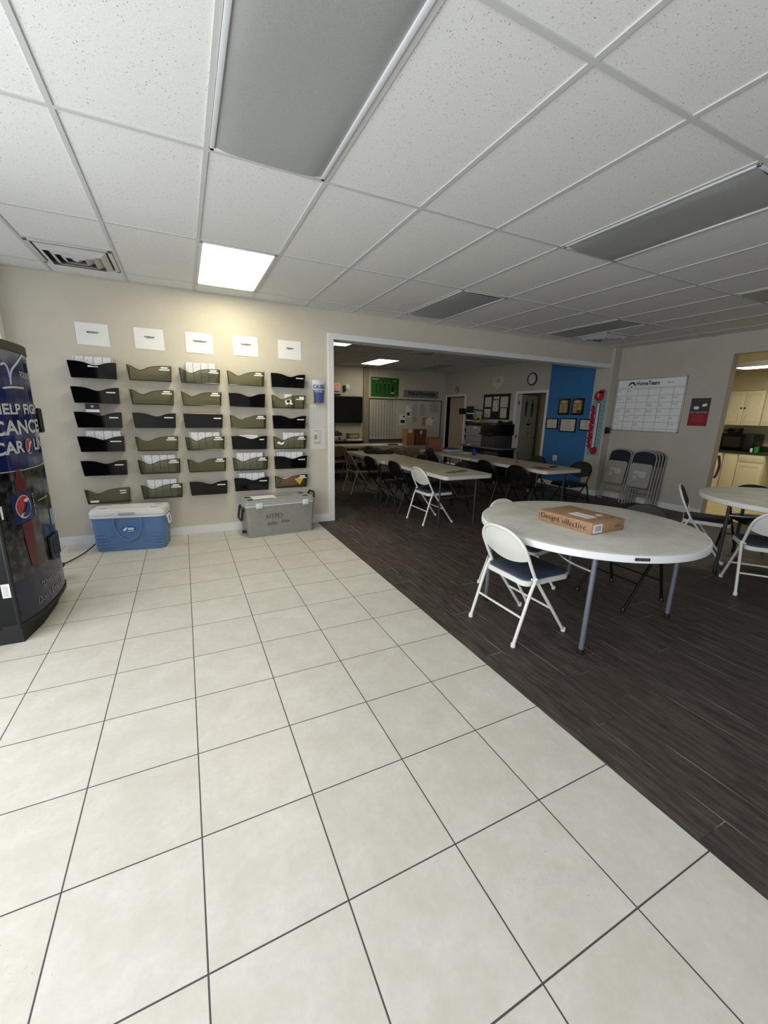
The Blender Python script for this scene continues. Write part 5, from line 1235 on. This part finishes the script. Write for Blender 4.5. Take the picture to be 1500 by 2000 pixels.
b = bm_new(); box(b, -.015, 0, -.12, .265, .02, .325, .005); obj('door', b, GLOSSB, mw)
b = bm_new(); box(b, -.017, -.015, -.07, .22, .07, .27); obj('window', b, mat('dark mesh window', rgb(34, 34, 32), .3), mw, False)
b = bm_new(); box(b, -.012, 0, -.255, -.125, .02, .325, .004); obj('control_panel', b, BLACKM, mw)
b = bm_new(); box(b, -.1, .1, -.08, .1, 0, .1, .012); box(b, -.1, .02, -.02, .16, .03, .08, .01); o = tag(obj('coffee_maker', b, BLACKM), 'small black appliance on top of the microwave', 'appliance'); o.location = (9.98, 4.36, 1.2415)
t = thing('cup', 'bright green cup on the counter right of the microwave', 'cup', (9.72, 3.86, .9105))
b = bm_new(); lathe(b, [(0, 0), (.035, 0), (.042, .1), (.039, .1), (.033, .005), (0, .005)], 20); obj('cup_body', b, mat('green plastic', rgb(40, 150, 70), .4), t)
b = bm_new(); lathe(b, [(0, 0), (.02, 0), (.02, .06), (.012, .075), (0, .075)], 14); o = tag(obj('small_jar', b, WHITE), 'tiny white jar between the microwave and the green cup', 'jar'); o.location = (9.7, 3.93, .9105)
t = thing('box_on_cabinet', 'black box with white label on top of the wall cabinet', 'box', (9.92, 3.72, 2.056))
b = bm_new(); box(b, 0, .3, -.3, .03, 0, .1, .004); obj('carton', b, BLACKM, t)
b = bm_new(); box(b, -.002, 0, -.17, -.02, .03, .075); obj('label', b, PAPER, t, False)
b = bm_new(); tube(b, smooth_path([(7.44, 3.40, .95), (7.47, 3.38, .8), (7.45, 3.385, .66), (7.43, 3.4, .6)], 6), .018, 8); tag(obj('bag_strap', b, mat('dark red strap', rgb(90, 26, 30), .7)), 'dark red strap hanging at the kitchen opening jamb', 'strap')
kl = thing('ceiling_light', 'bright warm kitchen ceiling light seen through the opening', 'ceiling light', (8.7, 3.35, 2.44))
b = bm_new()
for a in ((-.21, .21, -.63, -.6), (-.21, .21, .6, .63), (-.21, -.19, -.63, .63), (.19, .21, -.63, .63)): box(b, a[0], a[1], a[2], a[3], -.085, 0, .003)
obj('frame', b, WHITE, kl)
b = bm_new(); box(b, -.19, .19, -.6, .6, -.08, -.03); obj('lens', b, mat('lit kitchen lens', rgb(255, 244, 214), .5, emit=(1.0, .92, .70, 1), es=13.0), kl)
